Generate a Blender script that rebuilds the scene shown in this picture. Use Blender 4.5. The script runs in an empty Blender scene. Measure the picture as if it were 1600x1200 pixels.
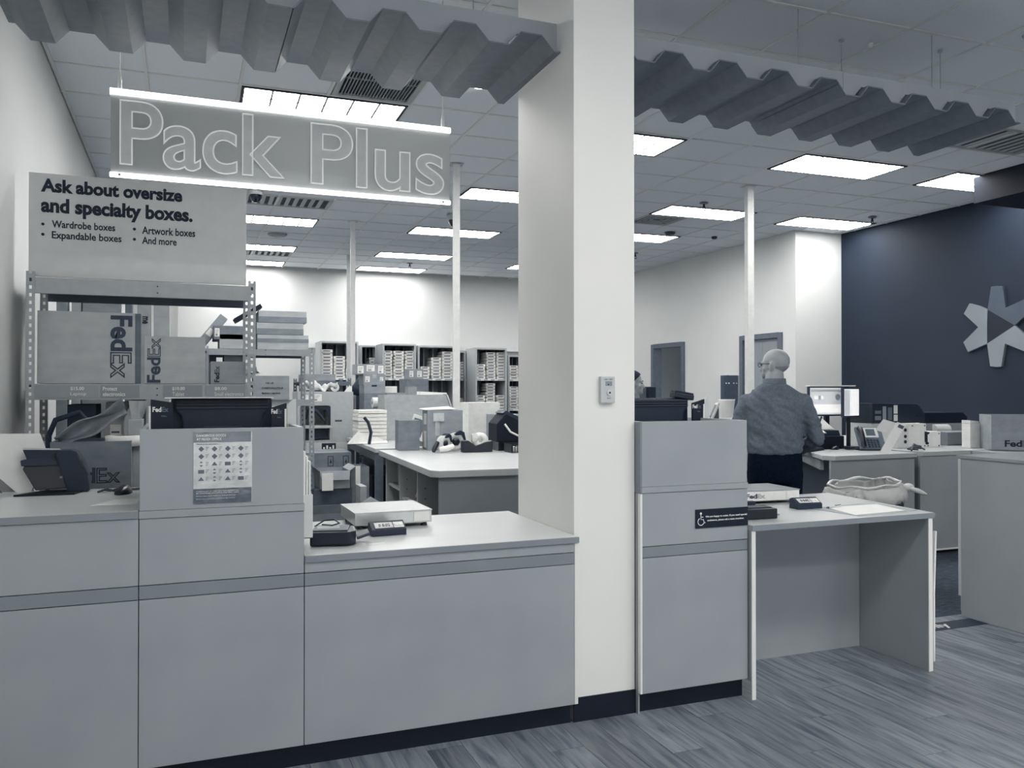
import bpy, bmesh, math, random
from mathutils import Vector, Matrix, Euler
R = math.radians
rnd = random.Random(7)
S = bpy.context.scene
COL = S.collection

# ------------------------------------------------------------------ camera, world, light, exposure
CAM_H, CAM_F, CAM_YAW, CAM_PIT = 1.45, 1311.0, R(21.3), R(0.44)
cam = bpy.data.cameras.new('camera'); cam_o = bpy.data.objects.new('camera', cam); COL.objects.link(cam_o)
cam.sensor_width = 36; cam.lens = 36*CAM_F/1600; cam.clip_start = .05; cam.clip_end = 100
cam_o.location = (0, 0, CAM_H)
cam_o.rotation_euler = (R(90)+CAM_PIT, 0, -CAM_YAW)
S.camera = cam_o
W = bpy.data.worlds.new('daylight'); S.world = W; W.use_nodes = True
bg = W.node_tree.nodes['Background']; bg.inputs[0].default_value = (.96, .98, 1, 1); bg.inputs[1].default_value = 1.6
S.view_settings.view_transform = 'Standard'; S.view_settings.look = 'None'
S.view_settings.exposure = 0.38; S.view_settings.gamma = 1; S.view_settings.use_curve_mapping = False
LAMP_STRENGTH = 17.0
CEIL = 3.607

def ray(px, py):
    r = (px-800)/CAM_F; u = -(py-600)/CAM_F
    sy, cy, sp, cp = math.sin(CAM_YAW), math.cos(CAM_YAW), math.sin(CAM_PIT), math.cos(CAM_PIT)
    return Vector((sy*cp + r*cy - u*sy*sp, cy*cp - r*sy - u*cy*sp, sp + u*cp))
def at(px, py, Y=None, X=None, Z=None):
    d = ray(px, py)
    t = Y/d.y if Y is not None else (X/d.x if X is not None else (Z-CAM_H)/d.z)
    return Vector((d.x*t, d.y*t, CAM_H+d.z*t))

# ------------------------------------------------------------------ materials
_stops = [(0, (5, 16, 33)), (.25, (45, 58, 76)), (.5, (120, 128, 136)), (.75, (179, 183, 185)), (1, (241, 240, 236))]
def duo(v):
    v = max(0, min(1, v))
    for (a, ca), (b, cb) in zip(_stops, _stops[1:]):
        if v <= b:
            k = (v-a)/(b-a); c = [ca[i]+(cb[i]-ca[i])*k for i in range(3)]; break
    return tuple(((x/255)/12.92 if x/255 <= .04045 else ((x/255+.055)/1.055)**2.4) for x in c) + (1,)
_mats = {}
def mt(v, rough=.55, kind='plain', metal=0.0, spec=.35):
    """a procedural surface: tone v on the photograph's navy to cream scale"""
    key = (round(v, 3), rough, kind, metal, spec)
    if key in _mats: return _mats[key]
    m = bpy.data.materials.new('%s_%d' % (kind, round(v*100))); m.use_nodes = True
    nt = m.node_tree; N = nt.nodes; L = nt.links; b = N['Principled BSDF']
    b.inputs['Roughness'].default_value = rough; b.inputs['Metallic'].default_value = metal
    b.inputs['Specular IOR Level'].default_value = spec
    tc = N.new('ShaderNodeTexCoord'); mp = N.new('ShaderNodeMapping'); no = N.new('ShaderNodeTexNoise'); cr = N.new('ShaderNodeValToRGB')
    L.new(tc.outputs['Object'], mp.inputs[0]); L.new(mp.outputs[0], no.inputs['Vector']); L.new(no.outputs['Fac'], cr.inputs[0])
    sc, det, amp, bump = {'plain': (6, 3, .012, 0), 'laminate': (3, 4, .02, .0), 'card': (9, 6, .035, .15), 'paper': (12, 3, .015, .1),
        'plastic': (30, 3, .015, .03), 'metal': (20, 4, .02, .02), 'wall': (1.3, 3, .012, .04), 'tile': (140, 6, .05, .35),
        'fabric': (60, 4, .03, .3), 'carpet': (10, 8, .12, .5), 'skin': (14, 4, .02, .1), 'film': (18, 5, .06, .8)}[kind]
    no.inputs['Scale'].default_value = sc; no.inputs['Detail'].default_value = det
    if kind == 'carpet': mp.inputs['Scale'].default_value = (1.2, 9, 1)
    if kind == 'card': mp.inputs['Scale'].default_value = (1, 1, 2)
    cr.color_ramp.elements[0].position = .3; cr.color_ramp.elements[0].color = duo(v-amp)
    cr.color_ramp.elements[1].position = .7; cr.color_ramp.elements[1].color = duo(v+amp)
    L.new(cr.outputs[0], b.inputs['Base Color'])
    if bump:
        bu = N.new('ShaderNodeBump'); bu.inputs['Strength'].default_value = bump; bu.inputs['Distance'].default_value = .004
        L.new(no.outputs['Fac'], bu.inputs['Height']); L.new(bu.outputs[0], b.inputs['Normal'])
    _mats[key] = m
    return m
def emat(name, col, st, grid=None):
    m = bpy.data.materials.new(name); m.use_nodes = True; b = m.node_tree.nodes['Principled BSDF']
    b.inputs['Base Color'].default_value = (.8, .8, .8, 1); b.inputs['Emission Color'].default_value = col; b.inputs['Emission Strength'].default_value = st
    return m
LAM = mt(.66, .42, 'laminate', spec=.4); LAMB = mt(.55, .42, 'laminate', spec=.4); TOP = mt(.80, .3, 'laminate', spec=.5); EDGE = mt(.56, .4, 'laminate')  # last tone: the worktop laminate darkened for shade on its upright edges
WHITE = mt(.99, .6, 'wall'); WHITEG = mt(.97, .35, 'plastic'); TRIMW = mt(.98, .45, 'plain'); BLACK = mt(.0, .35, 'plastic', spec=.5); BLACKM = mt(.01, .75, 'plastic')
DARK = mt(.18, .5, 'plastic'); CARD = mt(.61, .8, 'card', spec=.15); CARDL = mt(.70, .8, 'card', spec=.15); CARDD = mt(.51, .8, 'card', spec=.15)
PAPER = mt(.97, .7, 'paper', spec=.2); METAL = mt(.78, .42, 'metal', spec=.5); GREY = mt(.5, .5, 'plastic'); INK = mt(.12, .6, 'plain'); INKL = mt(.36, .7, 'plain')
STEEL = mt(.85, .3, 'metal', metal=.6)

# ------------------------------------------------------------------ mesh building
class M:
    def __init__(s): s.v = []; s.f = []; s.m = []; s.sm = []
    def add(s, vs, fs, mi=0, T=None, sm=False):
        n = len(s.v)
        for p in vs:
            p = Vector(p); s.v.append(T @ p if T is not None else p)
        for f in fs: s.f.append([n+i for i in f]); s.m.append(mi); s.sm.append(sm)
        return s
    def box(s, a, b, mi=0, T=None):
        x0, x1 = sorted((a[0], b[0])); y0, y1 = sorted((a[1], b[1])); z0, z1 = sorted((a[2], b[2]))
        return s.add([(x0,y0,z0),(x1,y0,z0),(x1,y1,z0),(x0,y1,z0),(x0,y0,z1),(x1,y0,z1),(x1,y1,z1),(x0,y1,z1)],
            [(0,3,2,1),(4,5,6,7),(0,1,5,4),(1,2,6,5),(2,3,7,6),(3,0,4,7)], mi, T)
    def prism(s, poly, h0, h1, ax='z', mi=0, T=None, sm=False):
        """poly: 2D points; ax z: (x,y) up z ; ax y: (x,z) along y ; ax x: (y,z) along x"""
        n = len(poly)
        f = {'z': lambda p, h: (p[0], p[1], h), 'y': lambda p, h: (p[0], h, p[1]), 'x': lambda p, h: (h, p[0], p[1])}[ax]
        vs = [f(p, h0) for p in poly]+[f(p, h1) for p in poly]
        s.add(vs, [tuple(range(n))[::-1], tuple(range(n, 2*n))], mi, T)
        return s.add(vs, [(i, (i+1) % n, n+(i+1) % n, n+i) for i in range(n)], mi, T, sm)
    def cyl(s, p0, p1, r0, r1=None, n=14, mi=0, cap=True, T=None):
        p0 = Vector(p0); p1 = Vector(p1); r1 = r0 if r1 is None else r1; d = (p1-p0).normalized()
        a = d.orthogonal().normalized(); b = d.cross(a)
        vs = [p0+(a*math.cos(t)+b*math.sin(t))*r0 for t in [2*math.pi*i/n for i in range(n)]]+[p1+(a*math.cos(t)+b*math.sin(t))*r1 for t in [2*math.pi*i/n for i in range(n)]]
        s.add(vs, [(i, (i+1) % n, n+(i+1) % n, n+i) for i in range(n)], mi, T, True)
        if cap: s.add(vs, [tuple(range(n))[::-1], tuple(range(n, 2*n))], mi, T)
        return s
    def tube(s, pts, r, n=8, mi=0, T=None):
        pts = [Vector(p) for p in pts]
        rings = []; prev = None
        for i, p in enumerate(pts):
            d = (pts[min(i+1, len(pts)-1)]-pts[max(i-1, 0)]).normalized()
            a = d.orthogonal().normalized() if prev is None else (prev-d*prev.dot(d)).normalized()
            prev = a; b = d.cross(a); rr = r[i] if isinstance(r, (list, tuple)) else r
            rings.append([p+(a*math.cos(t)+b*math.sin(t))*rr for t in [2*math.pi*k/n for k in range(n)]])
        vs = [q for g in rings for q in g]
        fs = [(i*n+k, i*n+(k+1) % n, (i+1)*n+(k+1) % n, (i+1)*n+k) for i in range(len(pts)-1) for k in range(n)]
        s.add(vs, fs, mi, T, True)
        s.add(rings[0], [tuple(range(n))[::-1]], mi, T); return s.add(rings[-1], [tuple(range(n))], mi, T)
    def lathe(s, prof, c=(0, 0, 0), n=20, mi=0, T=None):
        vs = [(c[0]+r*math.cos(2*math.pi*k/n), c[1]+r*math.sin(2*math.pi*k/n), c[2]+z) for r, z in prof for k in range(n)]
        fs = [(i*n+k, i*n+(k+1) % n, (i+1)*n+(k+1) % n, (i+1)*n+k) for i in range(len(prof)-1) for k in range(n)]
        return s.add(vs, fs, mi, T, True)
    def ball(s, c, r, mi=0, n=14, T=None):
        r = (r, r, r) if not isinstance(r, (tuple, list)) else r
        m = n//2; vs = []; fs = []
        for i in range(m+1):
            t = math.pi*i/m
            for k in range(n):
                a = 2*math.pi*k/n; vs.append((c[0]+r[0]*math.sin(t)*math.cos(a), c[1]+r[1]*math.sin(t)*math.sin(a), c[2]+r[2]*math.cos(t)))
        for i in range(m):
            for k in range(n): fs.append((i*n+k, (i+1)*n+k, (i+1)*n+(k+1) % n, i*n+(k+1) % n))
        return s.add(vs, fs, mi, T, True)
    def grid(s, fn, nu, nv, mi=0, T=None, sm=True):
        vs = [fn(i/nu, j/nv) for i in range(nu+1) for j in range(nv+1)]
        fs = [(i*(nv+1)+j, (i+1)*(nv+1)+j, (i+1)*(nv+1)+j+1, i*(nv+1)+j+1) for i in range(nu) for j in range(nv)]
        return s.add(vs, fs, mi, T, sm)
    def build(s, name, mats, parent=None, bevel=0, loc=None, kind=None, label=None, solid=0, smooth=False):
        me = bpy.data.meshes.new(name); me.from_pydata([tuple(v) for v in s.v], [], s.f)
        if not isinstance(mats, (list, tuple)): mats = [mats]
        for m_ in mats: me.materials.append(m_)
        me.polygons.foreach_set('material_index', s.m); me.polygons.foreach_set('use_smooth', [smooth or q for q in s.sm]); me.update()
        bm = bmesh.new(); bm.from_mesh(me)
        bmesh.ops.remove_doubles(bm, verts=bm.verts, dist=1e-5) if bevel or solid else None
        if bevel:
            es = [e for e in bm.edges if len(e.link_faces) == 2 and e.calc_face_angle(0) > .6]
            bmesh.ops.bevel(bm, geom=es, offset=bevel, segments=2, profile=.7, affect='EDGES', clamp_overlap=True)
        bmesh.ops.recalc_face_normals(bm, faces=bm.faces); bm.to_mesh(me); bm.free()
        o = bpy.data.objects.new(name, me); COL.objects.link(o)
        if parent is not None: o.parent = parent
        if loc is not None: o.location = loc
        if kind: o['kind'] = kind
        if label: o['label'] = label
        if solid:
            md = o.modifiers.new('thickness', 'SOLIDIFY'); md.thickness = solid; md.offset = 0
        return o

def tag(o, label, cat, group=None, kind=None):
    o['label'] = label; o['category'] = cat
    if group: o['group'] = group
    if kind: o['kind'] = kind
    return o
def thing(name, label, cat, loc=(0, 0, 0), rz=0.0, group=None):
    o = bpy.data.objects.new(name, None); o.empty_display_size = .05; COL.objects.link(o)
    o.location = loc; o.rotation_euler = (0, 0, rz)
    return tag(o, label, cat, group)
def kids(o): return [c for c in bpy.data.objects if c.parent == o]
def copy_tree(o, loc, rz=None, label=None, cmap=None):
    def rec(q, par):
        c = q.copy(); COL.objects.link(c); c.parent = par
        for k in cmap.get(q.name, []): rec(k, c)
        return c
    if cmap is None:
        cmap = {}
        def fill(q):
            ks = kids(q); cmap[q.name] = ks
            for k in ks: fill(k)
        fill(o)
    c = rec(o, None); c.location = loc
    if rz is not None: c.rotation_euler = (0, 0, rz)
    if label: c['label'] = label
    return c
def struct(m, name, mats, parent=None, bevel=0):
    o = m.build(name, mats, parent, bevel)
    o['kind'] = 'structure'
    return o

# text as a mesh lying on a vertical plane that faces -Y (x right, z up); fitted to a box
def text(s, w, h=None, mats=None, parent=None, loc=(0, 0, 0), rot=(0, 0, 0), ex=.0006, bold=0.0, outline=0.0, name='lettering', space=1.0, align='L', res=3):
    cu = bpy.data.curves.new(name, 'FONT'); cu.body = s; cu.size = 1; cu.space_character = space
    cu.offset = bold; cu.resolution_u = res
    if outline: cu.fill_mode = 'NONE'; cu.bevel_depth = outline; cu.bevel_resolution = 0
    else: cu.extrude = .001
    ob = bpy.data.objects.new('tmp', cu); COL.objects.link(ob)
    dg = bpy.context.evaluated_depsgraph_get(); dg.update(); me = bpy.data.meshes.new_from_object(ob.evaluated_get(dg))
    bpy.data.objects.remove(ob); bpy.data.curves.remove(cu)
    xs = [v.co.x for v in me.vertices]; ys = [v.co.y for v in me.vertices]
    x0, x1, y0, y1 = min(xs), max(xs), min(ys), max(ys)
    sx = w/(x1-x0) if w else h/(y1-y0); sy = h/(y1-y0) if h else sx
    T = Euler(rot).to_matrix().to_4x4() @ Matrix.Rotation(R(90), 4, 'X')
    cx = (x0+x1)/2 if align == 'C' else x0
    for v in me.vertices:
        z = v.co.z
        z = (z/.001*ex) if not outline else z*min(sx, sy)
        v.co = T @ Vector(((v.co.x-cx)*sx, (v.co.y-y0)*sy, z))
    me.materials.clear(); me.materials.append(mats)
    o = bpy.data.objects.new(name, me); COL.objects.link(o); o.location = loc
    if parent is not None: o.parent = parent
    return o
def logo_word(parent, x, z, w, h, m1, m2, y=-.0015, rot=(0, 0, 0)):
    """the carrier's word mark: first half solid, second half in outline"""
    T = Euler(rot).to_matrix()
    a = text('Fed', w*.57, h, m1, parent, Vector((x, y, z)), rot, bold=.03, name='printed_word', ex=.0008)
    b = text('Ex', w*.42, h*.97, m2, parent, Vector((x, y, z))+T @ Vector((w*.585, 0, 0)), rot, outline=.022, name='printed_word')
    return a, b
# ------------------------------------------------------------------ room shell
XL, XR, XREC, YB, YJ, YF0 = -.84, 8.43, 7.65, 15.2, 9.12, -5.5
DARKWALL = mt(.05, .7, 'wall')
for _e, _c in zip(DARKWALL.node_tree.nodes['Color Ramp'].color_ramp.elements, ((.0085, .017, .034, 1), (.011, .021, .041, 1))): _e.color = _c
WALL = mt(.86, .7, 'wall')
fl = M().box((XL-.2, YF0, -.12), (XR+.2, YB+.2, -.012)); floor = struct(fl, 'floor', mt(.3, .6, 'plain'))
# vinyl planks running away from the counter, each with its own grain
def plank_mat():
    m = bpy.data.materials.new('vinyl_plank'); m.use_nodes = True; nt = m.node_tree; N = nt.nodes; L = nt.links; b = N['Principled BSDF']
    b.inputs['Roughness'].default_value = .38; b.inputs['Specular IOR Level'].default_value = .4
    tc = N.new('ShaderNodeTexCoord'); oi = N.new('ShaderNodeObjectInfo'); add = N.new('ShaderNodeVectorMath'); mul = N.new('ShaderNodeVectorMath')
    mul.operation = 'SCALE'; mul.inputs['Scale'].default_value = 37; comb = N.new('ShaderNodeCombineXYZ')
    for i in range(3): L.new(oi.outputs['Random'], comb.inputs[i])
    L.new(comb.outputs[0], mul.inputs[0]); L.new(tc.outputs['Object'], add.inputs[0]); L.new(mul.outputs[0], add.inputs[1])
    mp = N.new('ShaderNodeMapping'); mp.inputs['Scale'].default_value = (14, 1.3, 1); L.new(add.outputs[0], mp.inputs[0])
    n1 = N.new('ShaderNodeTexNoise'); n1.inputs['Scale'].default_value = 2.2; n1.inputs['Detail'].default_value = 7; n1.inputs['Distortion'].default_value = .8; L.new(mp.outputs[0], n1.inputs['Vector'])
    cr = N.new('ShaderNodeValToRGB'); e = cr.color_ramp.elements
    e[0].position = .28; e[0].color = duo(.34); e[1].position = .55; e[1].color = duo(.53); k = e.new(.75); k.color = duo(.62)
    L.new(n1.outputs['Fac'], cr.inputs[0])
    hs = N.new('ShaderNodeHueSaturation'); mr = N.new('ShaderNodeMapRange'); mr.inputs[3].default_value = .8; mr.inputs[4].default_value = 1.12
    L.new(oi.outputs['Random'], mr.inputs[0]); L.new(mr.outputs[0], hs.inputs['Value']); L.new(cr.outputs[0], hs.inputs['Color']); L.new(hs.outputs[0], b.inputs['Base Color'])
    bu = N.new('ShaderNodeBump'); bu.inputs['Strength'].default_value = .12; bu.inputs['Distance'].default_value = .002; L.new(n1.outputs['Fac'], bu.inputs['Height']); L.new(bu.outputs[0], b.inputs['Normal'])
    return m
PLANK = plank_mat()
pw, pl = .152, 1.22
pm = M().box((.0008, .0008, -.012), (pw-.0008, pl-.0008, 0)); p0 = pm.build('plank', PLANK, floor, bevel=.0012)
pos = []
for i in range(-6, 60):
    off = (i*.47) % pl
    for j in range(-7, 6):
        x, y = i*pw, -off+j*pl
        if x < XL or x+pw > XR or y+pl < YF0 or y > 4.02: continue
        pos.append((x, y))
def seen(x, y, z, m=120):
    d = math.sin(CAM_YAW)*x+math.cos(CAM_YAW)*y
    if d < .3: return False
    px = 800+CAM_F*(x*math.cos(CAM_YAW)-y*math.sin(CAM_YAW))/d; py = 600-CAM_F*((z-CAM_H)/d)
    return -m < px < 1600+m and -m < py < 1200+m
near = []; rest = M()
for x, y in pos:
    y1 = min(pl, 4.02-y)
    vis = any(seen(x+a, y+b, 0, 30) for a in (0, pw) for b in (0, .4, .8, y1)) and (x > .3)
    if vis and y1 == pl: near.append((x, y))
    else: rest.box((x+.0008, y+.0008, -.012), (x+pw-.0008, y+y1-.0008, 0))
for n, (x, y) in enumerate(near):
    o = p0 if n == 0 else p0.copy()
    if n: COL.objects.link(o)
    o.location = (x, y, 0)
rest.build('planks', PLANK, floor, kind='stuff')
# streaky carpet behind the counter line, with its dark threshold strip
M().box((XL, 4.025, -.012), (XR, YB, -.001)).build('carpet', mt(.27, .95, 'carpet'), floor)
th = struct(M().box((4.02, 3.79, 0), (4.655, 3.925, .0015)), 'trim_1', mt(.2, .6, 'plain')); th['label'] = 'dark floor strip with white lettering at the gap between desk and counter'
text('Only', .26, .10, PAPER, th, (4.14, 3.808, .0022), (R(-90), 0, 0), bold=.02, ex=.0003)

def wallbox(name, a, b, m): return struct(M().box(a, b), name, m)
wallbox('wall_left', (XL-.15, YF0, 0), (XL, YB+.15, CEIL+.3), WALL)
wb = wallbox('wall_back', (XL, YB, 0), (XREC+.1, YB+.15, CEIL+.3), WALL)
wallbox('wall_right', (XR, YF0, 0), (XR+.15, YJ+.3, CEIL+.3), DARKWALL)
struct(M().box((XREC, YJ, 0), (XR+.15, YJ+.12, CEIL+.3)), 'wall_jog', WALL)
# the rear right wall with two openings (door_1 to a back room, door_2 closed)
wr = M()
D1 = (11.84, 12.80); D2 = (9.42, 10.28); DT = 2.21
for a, b, z in ((YJ+.12, D2[0], 0), (D2[1], D1[0], 0), (D1[1], YB, 0)): wr.box((XREC, a, z), (XREC+.12, b, CEIL+.3))
for d in (D1, D2): wr.box((XREC, d[0], DT), (XREC+.12, d[1], CEIL+.3))
struct(wr, 'wall_rear', WALL)
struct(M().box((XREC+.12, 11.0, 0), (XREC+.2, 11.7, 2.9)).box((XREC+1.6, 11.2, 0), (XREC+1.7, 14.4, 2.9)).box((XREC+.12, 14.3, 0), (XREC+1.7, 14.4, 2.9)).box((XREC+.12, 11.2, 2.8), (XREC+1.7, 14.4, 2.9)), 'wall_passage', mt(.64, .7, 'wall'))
# front of the shop: glazed front behind the photographer, open to daylight
fr = M()
for x in (XL-.15, 1.0, 3.2, 5.4, 7.6): fr.box((x, YF0-.1, 0), (x+.12, YF0, CEIL))
fr.box((XL-.15, YF0-.1, 0), (XR+.15, YF0, .35)).box((XL-.15, YF0-.1, 2.75), (XR+.15, YF0, CEIL+.3)).box((7.6, YF0-.1, 0), (XR+.15, YF0, CEIL))
struct(fr, 'wall_front', mt(.5, .5, 'metal'))

# door_1: dark frame around an open doorway; a grey door stands open in the room behind
FR = mt(.40, .5, 'metal'); DOORM = mt(.56, .5, 'laminate')
def doorframe(name, d, extra):
    o = bpy.data.objects.new(name, None); COL.objects.link(o); o.location = (XREC, d[0], 0); o['kind'] = 'structure'
    w = d[1]-d[0]; f = .06
    M().box((-.03, -.04, 0), (.14, f-.02, DT+.04)).box((-.03, w-f+.02, 0), (.14, w+.04, DT+.04)).box((-.03, f-.02, DT-.03), (.14, w-f+.02, DT+.04)).build('door_frame', FR, o, .004)
    return o
d1 = doorframe('door_1', D1, 1)
M().box((.85, -.35, .02), (.9, .75, 2.12)).build('door_leaf', DOORM, d1, .004)
M().box((.84, .02, 1.02), (.85, .22, 1.1)).build('door_sign', PAPER, d1, .002, label='small white plate on the door')
M().box((.14, .04, 0), (.5, w_ := .9, .95)).build('half_counter', mt(.45, .5, 'laminate'), d1, .004)
M().box((.12, .02, .95), (.52, .92, .98)).build('counter_ledge', mt(.8, .5, 'laminate'), d1, .004)
d2 = doorframe('door_2', D2, 0)
M().box((.02, .045, .01), (.06, .42, DT-.035)).build('door_leaf', DOORM, d2, .003)
M().box((.02, .425, .01), (.06, D2[1]-D2[0]-.045, DT-.035)).build('door_leaf', DOORM, d2, .003)
M().cyl((.02, .38, 1.02), (-.03, .38, 1.02), .012).box((-.045, .36, 1.005), (-.03, .40, 1.035)).build('door_handle', STEEL, d2)

# pillar between the two openings
PX0, PX1, PY0, PY1 = 1.590, 1.893, 3.331, 3.99
pil = struct(M().box((PX0, PY0, 0), (PX1, PY1, CEIL+.1)), 'pillar', WHITE, bevel=.003)
pil['label'] = 'white square pillar between the two counter openings'
M().box((PX0-.004, PY0-.006, 0), (PX1+.004, PY0, .105)).build('kick_strip', mt(.03, .5, 'plastic'), pil)

# ------------------------------------------------------------------ ceiling: T grid, lay-in tiles, troffers
def G(x, y): return y-.016*(x-2.3)
xs = [.358+.61*k for k in range(-2, 15)]; xs[0] = XL+.02
ys = [2.64-.585*k for k in range(14, 0, -1)]+[2.64, 3.225, 3.81, 4.395, 4.98, 5.565, 6.15, 6.735, 7.32, 7.88, 8.41, 8.96, 9.54, 10.1, 10.67, 11.22, 11.77, 12.28, 12.83, 13.36, 13.88, 14.42, 14.97]
J = {y: i for i, y in enumerate(ys)}
ceiling = struct(M().box((XL-.1, YF0, CEIL+.035), (XR+.1, YB+.1, CEIL+.2)), 'ceiling', mt(.3, .9, 'plain'))
TILE = mt(.955, .95, 'tile', spec=.1)
for _e, _c in zip(TILE.node_tree.nodes['Color Ramp'].color_ramp.elements, ((.69, .725, .765, 1), (.79, .825, .865, 1))): _e.color = _c
GRIDM = mt(.90, .5, 'plain')
grid = M()
for y in ys:
    vs = []
    xa, xb = XL, XR
    grid.add([(xa, G(xa, y)-.011, CEIL-.006), (xb, G(xb, y)-.011, CEIL-.006), (xb, G(xb, y)+.011, CEIL-.006), (xa, G(xa, y)+.011, CEIL-.006),
              (xa, G(xa, y)-.011, CEIL+.03), (xb, G(xb, y)-.011, CEIL+.03), (xb, G(xb, y)+.011, CEIL+.03), (xa, G(xa, y)+.011, CEIL+.03)],
             [(0,3,2,1),(4,5,6,7),(0,1,5,4),(1,2,6,5),(2,3,7,6),(3,0,4,7)])
for x in xs[1:]+[xs[0]]: grid.box((x-.011, YF0, CEIL-.007), (x+.011, YB, CEIL+.03))
grid.build('ceiling_grid', GRIDM, ceiling)
# fixtures: (tile column, near grid line y)
LX = {0: 2, 1: 6, 2: 10, 3: 13}
fix = [(0, 4.98), (0, 6.15), (1, 6.15), (2, 6.15), (3, 6.15), (0, 8.41), (1, 8.41), (2, 8.41), (3, 8.41), (0, 10.67), (1, 10.67), (2, 10.1), (0, 12.83), (1, 12.83), (2, 13.36), (0, 14.42), (1, 14.42)]
front = [(0, -1.455), (1, -1.455), (2, -1.455), (3, -1.455), (0, .885), (1, .885), (2, .885), (3, .885)]
vents = {(3, 5.565): 'dark', (3, 9.54): 'b', (10, 8.96): 'sq', (12, 4.98): 'r', (3, 13.36): 'c'}
def nearest(y): return min(range(len(ys)), key=lambda i: abs(ys[i]-y))
taken = set()
for c, y in fix+front:
    j = nearest(y); taken |= {(LX[c], j), (LX[c]+1, j)}
vj = {(k[0], nearest(k[1])): v for k, v in vents.items()}
vcells = set()
for (i, j), v in vj.items():
    vcells.add((i, j))
    if v in ('b', 'r', 'c'): vcells.add((i-1, j))
cells = []
for i in range(len(xs)):
    for j in range(len(ys)-1):
        if (i, j) in taken or (i, j) in vcells: continue
        x0 = xs[i]+.012; x1 = (xs[i+1] if i+1 < len(xs) else XR)-.012
        if x1-x0 < .1 or x0 < XL: x0 = max(x0, XL+.01)
        xm = (x0+x1)/2; ya, yb = ys[j], ys[j+1]; ym = (ya+yb)/2
        v = seen(xm, ym, CEIL, 60) and not (ym < 4.0 and xm < 2.0) and not (ym > YJ and xm > XREC)
        cells.append((-(1/(xm*.363+ym*.932) if v else 0), i, j, x0, x1, ya, yb, v))
cells.sort(); stuff = M()
for n, (s_, i, j, x0, x1, ya, yb, v) in enumerate(cells):
    if ya > YB: continue
    m = M() if v and n < 290 else stuff
    g = .014
    P = [(x0, G(x0, ya)+g), (x1, G(x1, ya)+g), (x1, G(x1, yb)-g), (x0, G(x0, yb)-g)]
    P = [(p[0], min(p[1], YB)) for p in P]
    m.add([(p[0], p[1], CEIL) for p in P]+[(p[0], p[1], CEIL+.02) for p in P], [(0,3,2,1),(4,5,6,7),(0,1,5,4),(1,2,6,5),(2,3,7,6),(3,0,4,7)])
    if m is not stuff: m.build('ceiling_tile', TILE, ceiling)
stuff.build('ceiling_tiles', TILE, ceiling, kind='stuff')

LENS = emat('lit_lens', (1, .985, .955, 1), LAMP_STRENGTH)
FRM = mt(.08, .5, 'metal'); BARM = mt(.9, .6, 'plain')
def troffer():
    t = thing('ceiling_light', 'x', 'ceiling light', group='recessed ceiling lights')
    w, d = 1.196, .556
    M().box((0, 0, -.012), (w, .02, .02)).box((0, d-.02, -.012), (w, d, .02)).box((0, .02, -.012), (.02, d-.02, .02)).box((w-.02, .02, -.012), (w, d-.02, .02)).build('frame', FRM, t)
    M().box((.02, .02, -.008), (w-.02, d-.02, .016)).build('diffuser', LENS, t)
    b = M()
    for k in range(1, 6): x = .02+(w-.04)*k/6; b.box((x-.008, .02, -.014), (x+.008, d-.02, -.0085))
    for k in range(1, 3): y = .02+(d-.04)*k/3; b.box((.02, y-.008, -.014), (w-.02, y+.008, -.0085))
    b.build('louvre', BARM, t)
    return t
lab = {(0, 4.98): 'lit ceiling panel hidden above the left corrugated canopy', (0, 6.15): 'lit ceiling panel right behind the hanging letter sign, nearest on the left', (1, 6.15): 'lit ceiling panel just right of the white pillar, partly hidden by it',
 (2, 6.15): 'largest lit ceiling panel, above and right of the tall white post', (3, 6.15): 'lit ceiling panel partly hidden by the dark soffit at the right',
 (0, 8.41): 'lit ceiling panel hidden behind the lower half of the hanging sign', (1, 8.41): 'lit ceiling panel between the post right of the sign and the pillar',
 (2, 8.41): 'lit ceiling panel touching the left side of the right-hand post, square vent behind it', (3, 8.41): 'lit ceiling panel in front of the bright jog beside the dark wall',
 (0, 10.67): 'lit ceiling panel below the sign, nearest of the left file', (1, 10.67): 'lit ceiling panel crossed by the post, below right end of sign',
 (2, 10.1): 'small sliver of lit ceiling panel at the right edge of the pillar', (0, 12.83): 'second lit ceiling panel of the left file, vent right behind it',
 (1, 12.83): 'lit ceiling panel between the two posts, second of its file', (2, 13.36): 'sliver of lit ceiling panel at the left edge of the pillar, far back',
 (0, 14.42): 'farthest lit ceiling panel of the left file, close to the back wall', (1, 14.42): 'farthest lit ceiling panel between the posts, close to the back wall'}
T0 = troffer(); first = True; cm = {T0.name: kids(T0)}
for k in kids(T0): cm[k.name] = []
for c, y in fix+front:
    j = nearest(y); x = xs[LX[c]]+.012
    l = lab.get((c, y), ('nearer' if y > 0 else 'farther')+' unseen lit ceiling panel behind the photographer, '+('leftmost', 'second from left', 'third from left', 'rightmost')[c])
    if first: o = T0; o['label'] = l; first = False
    else: o = copy_tree(T0, (0, 0, 0), 0, l, cm)
    o.location = (x, G(x, ys[j])+.014, CEIL-.002); o.rotation_euler = (0, 0, -.016); o.scale = (1, (ys[j+1]-ys[j]-.03)/.556, 1)

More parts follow.
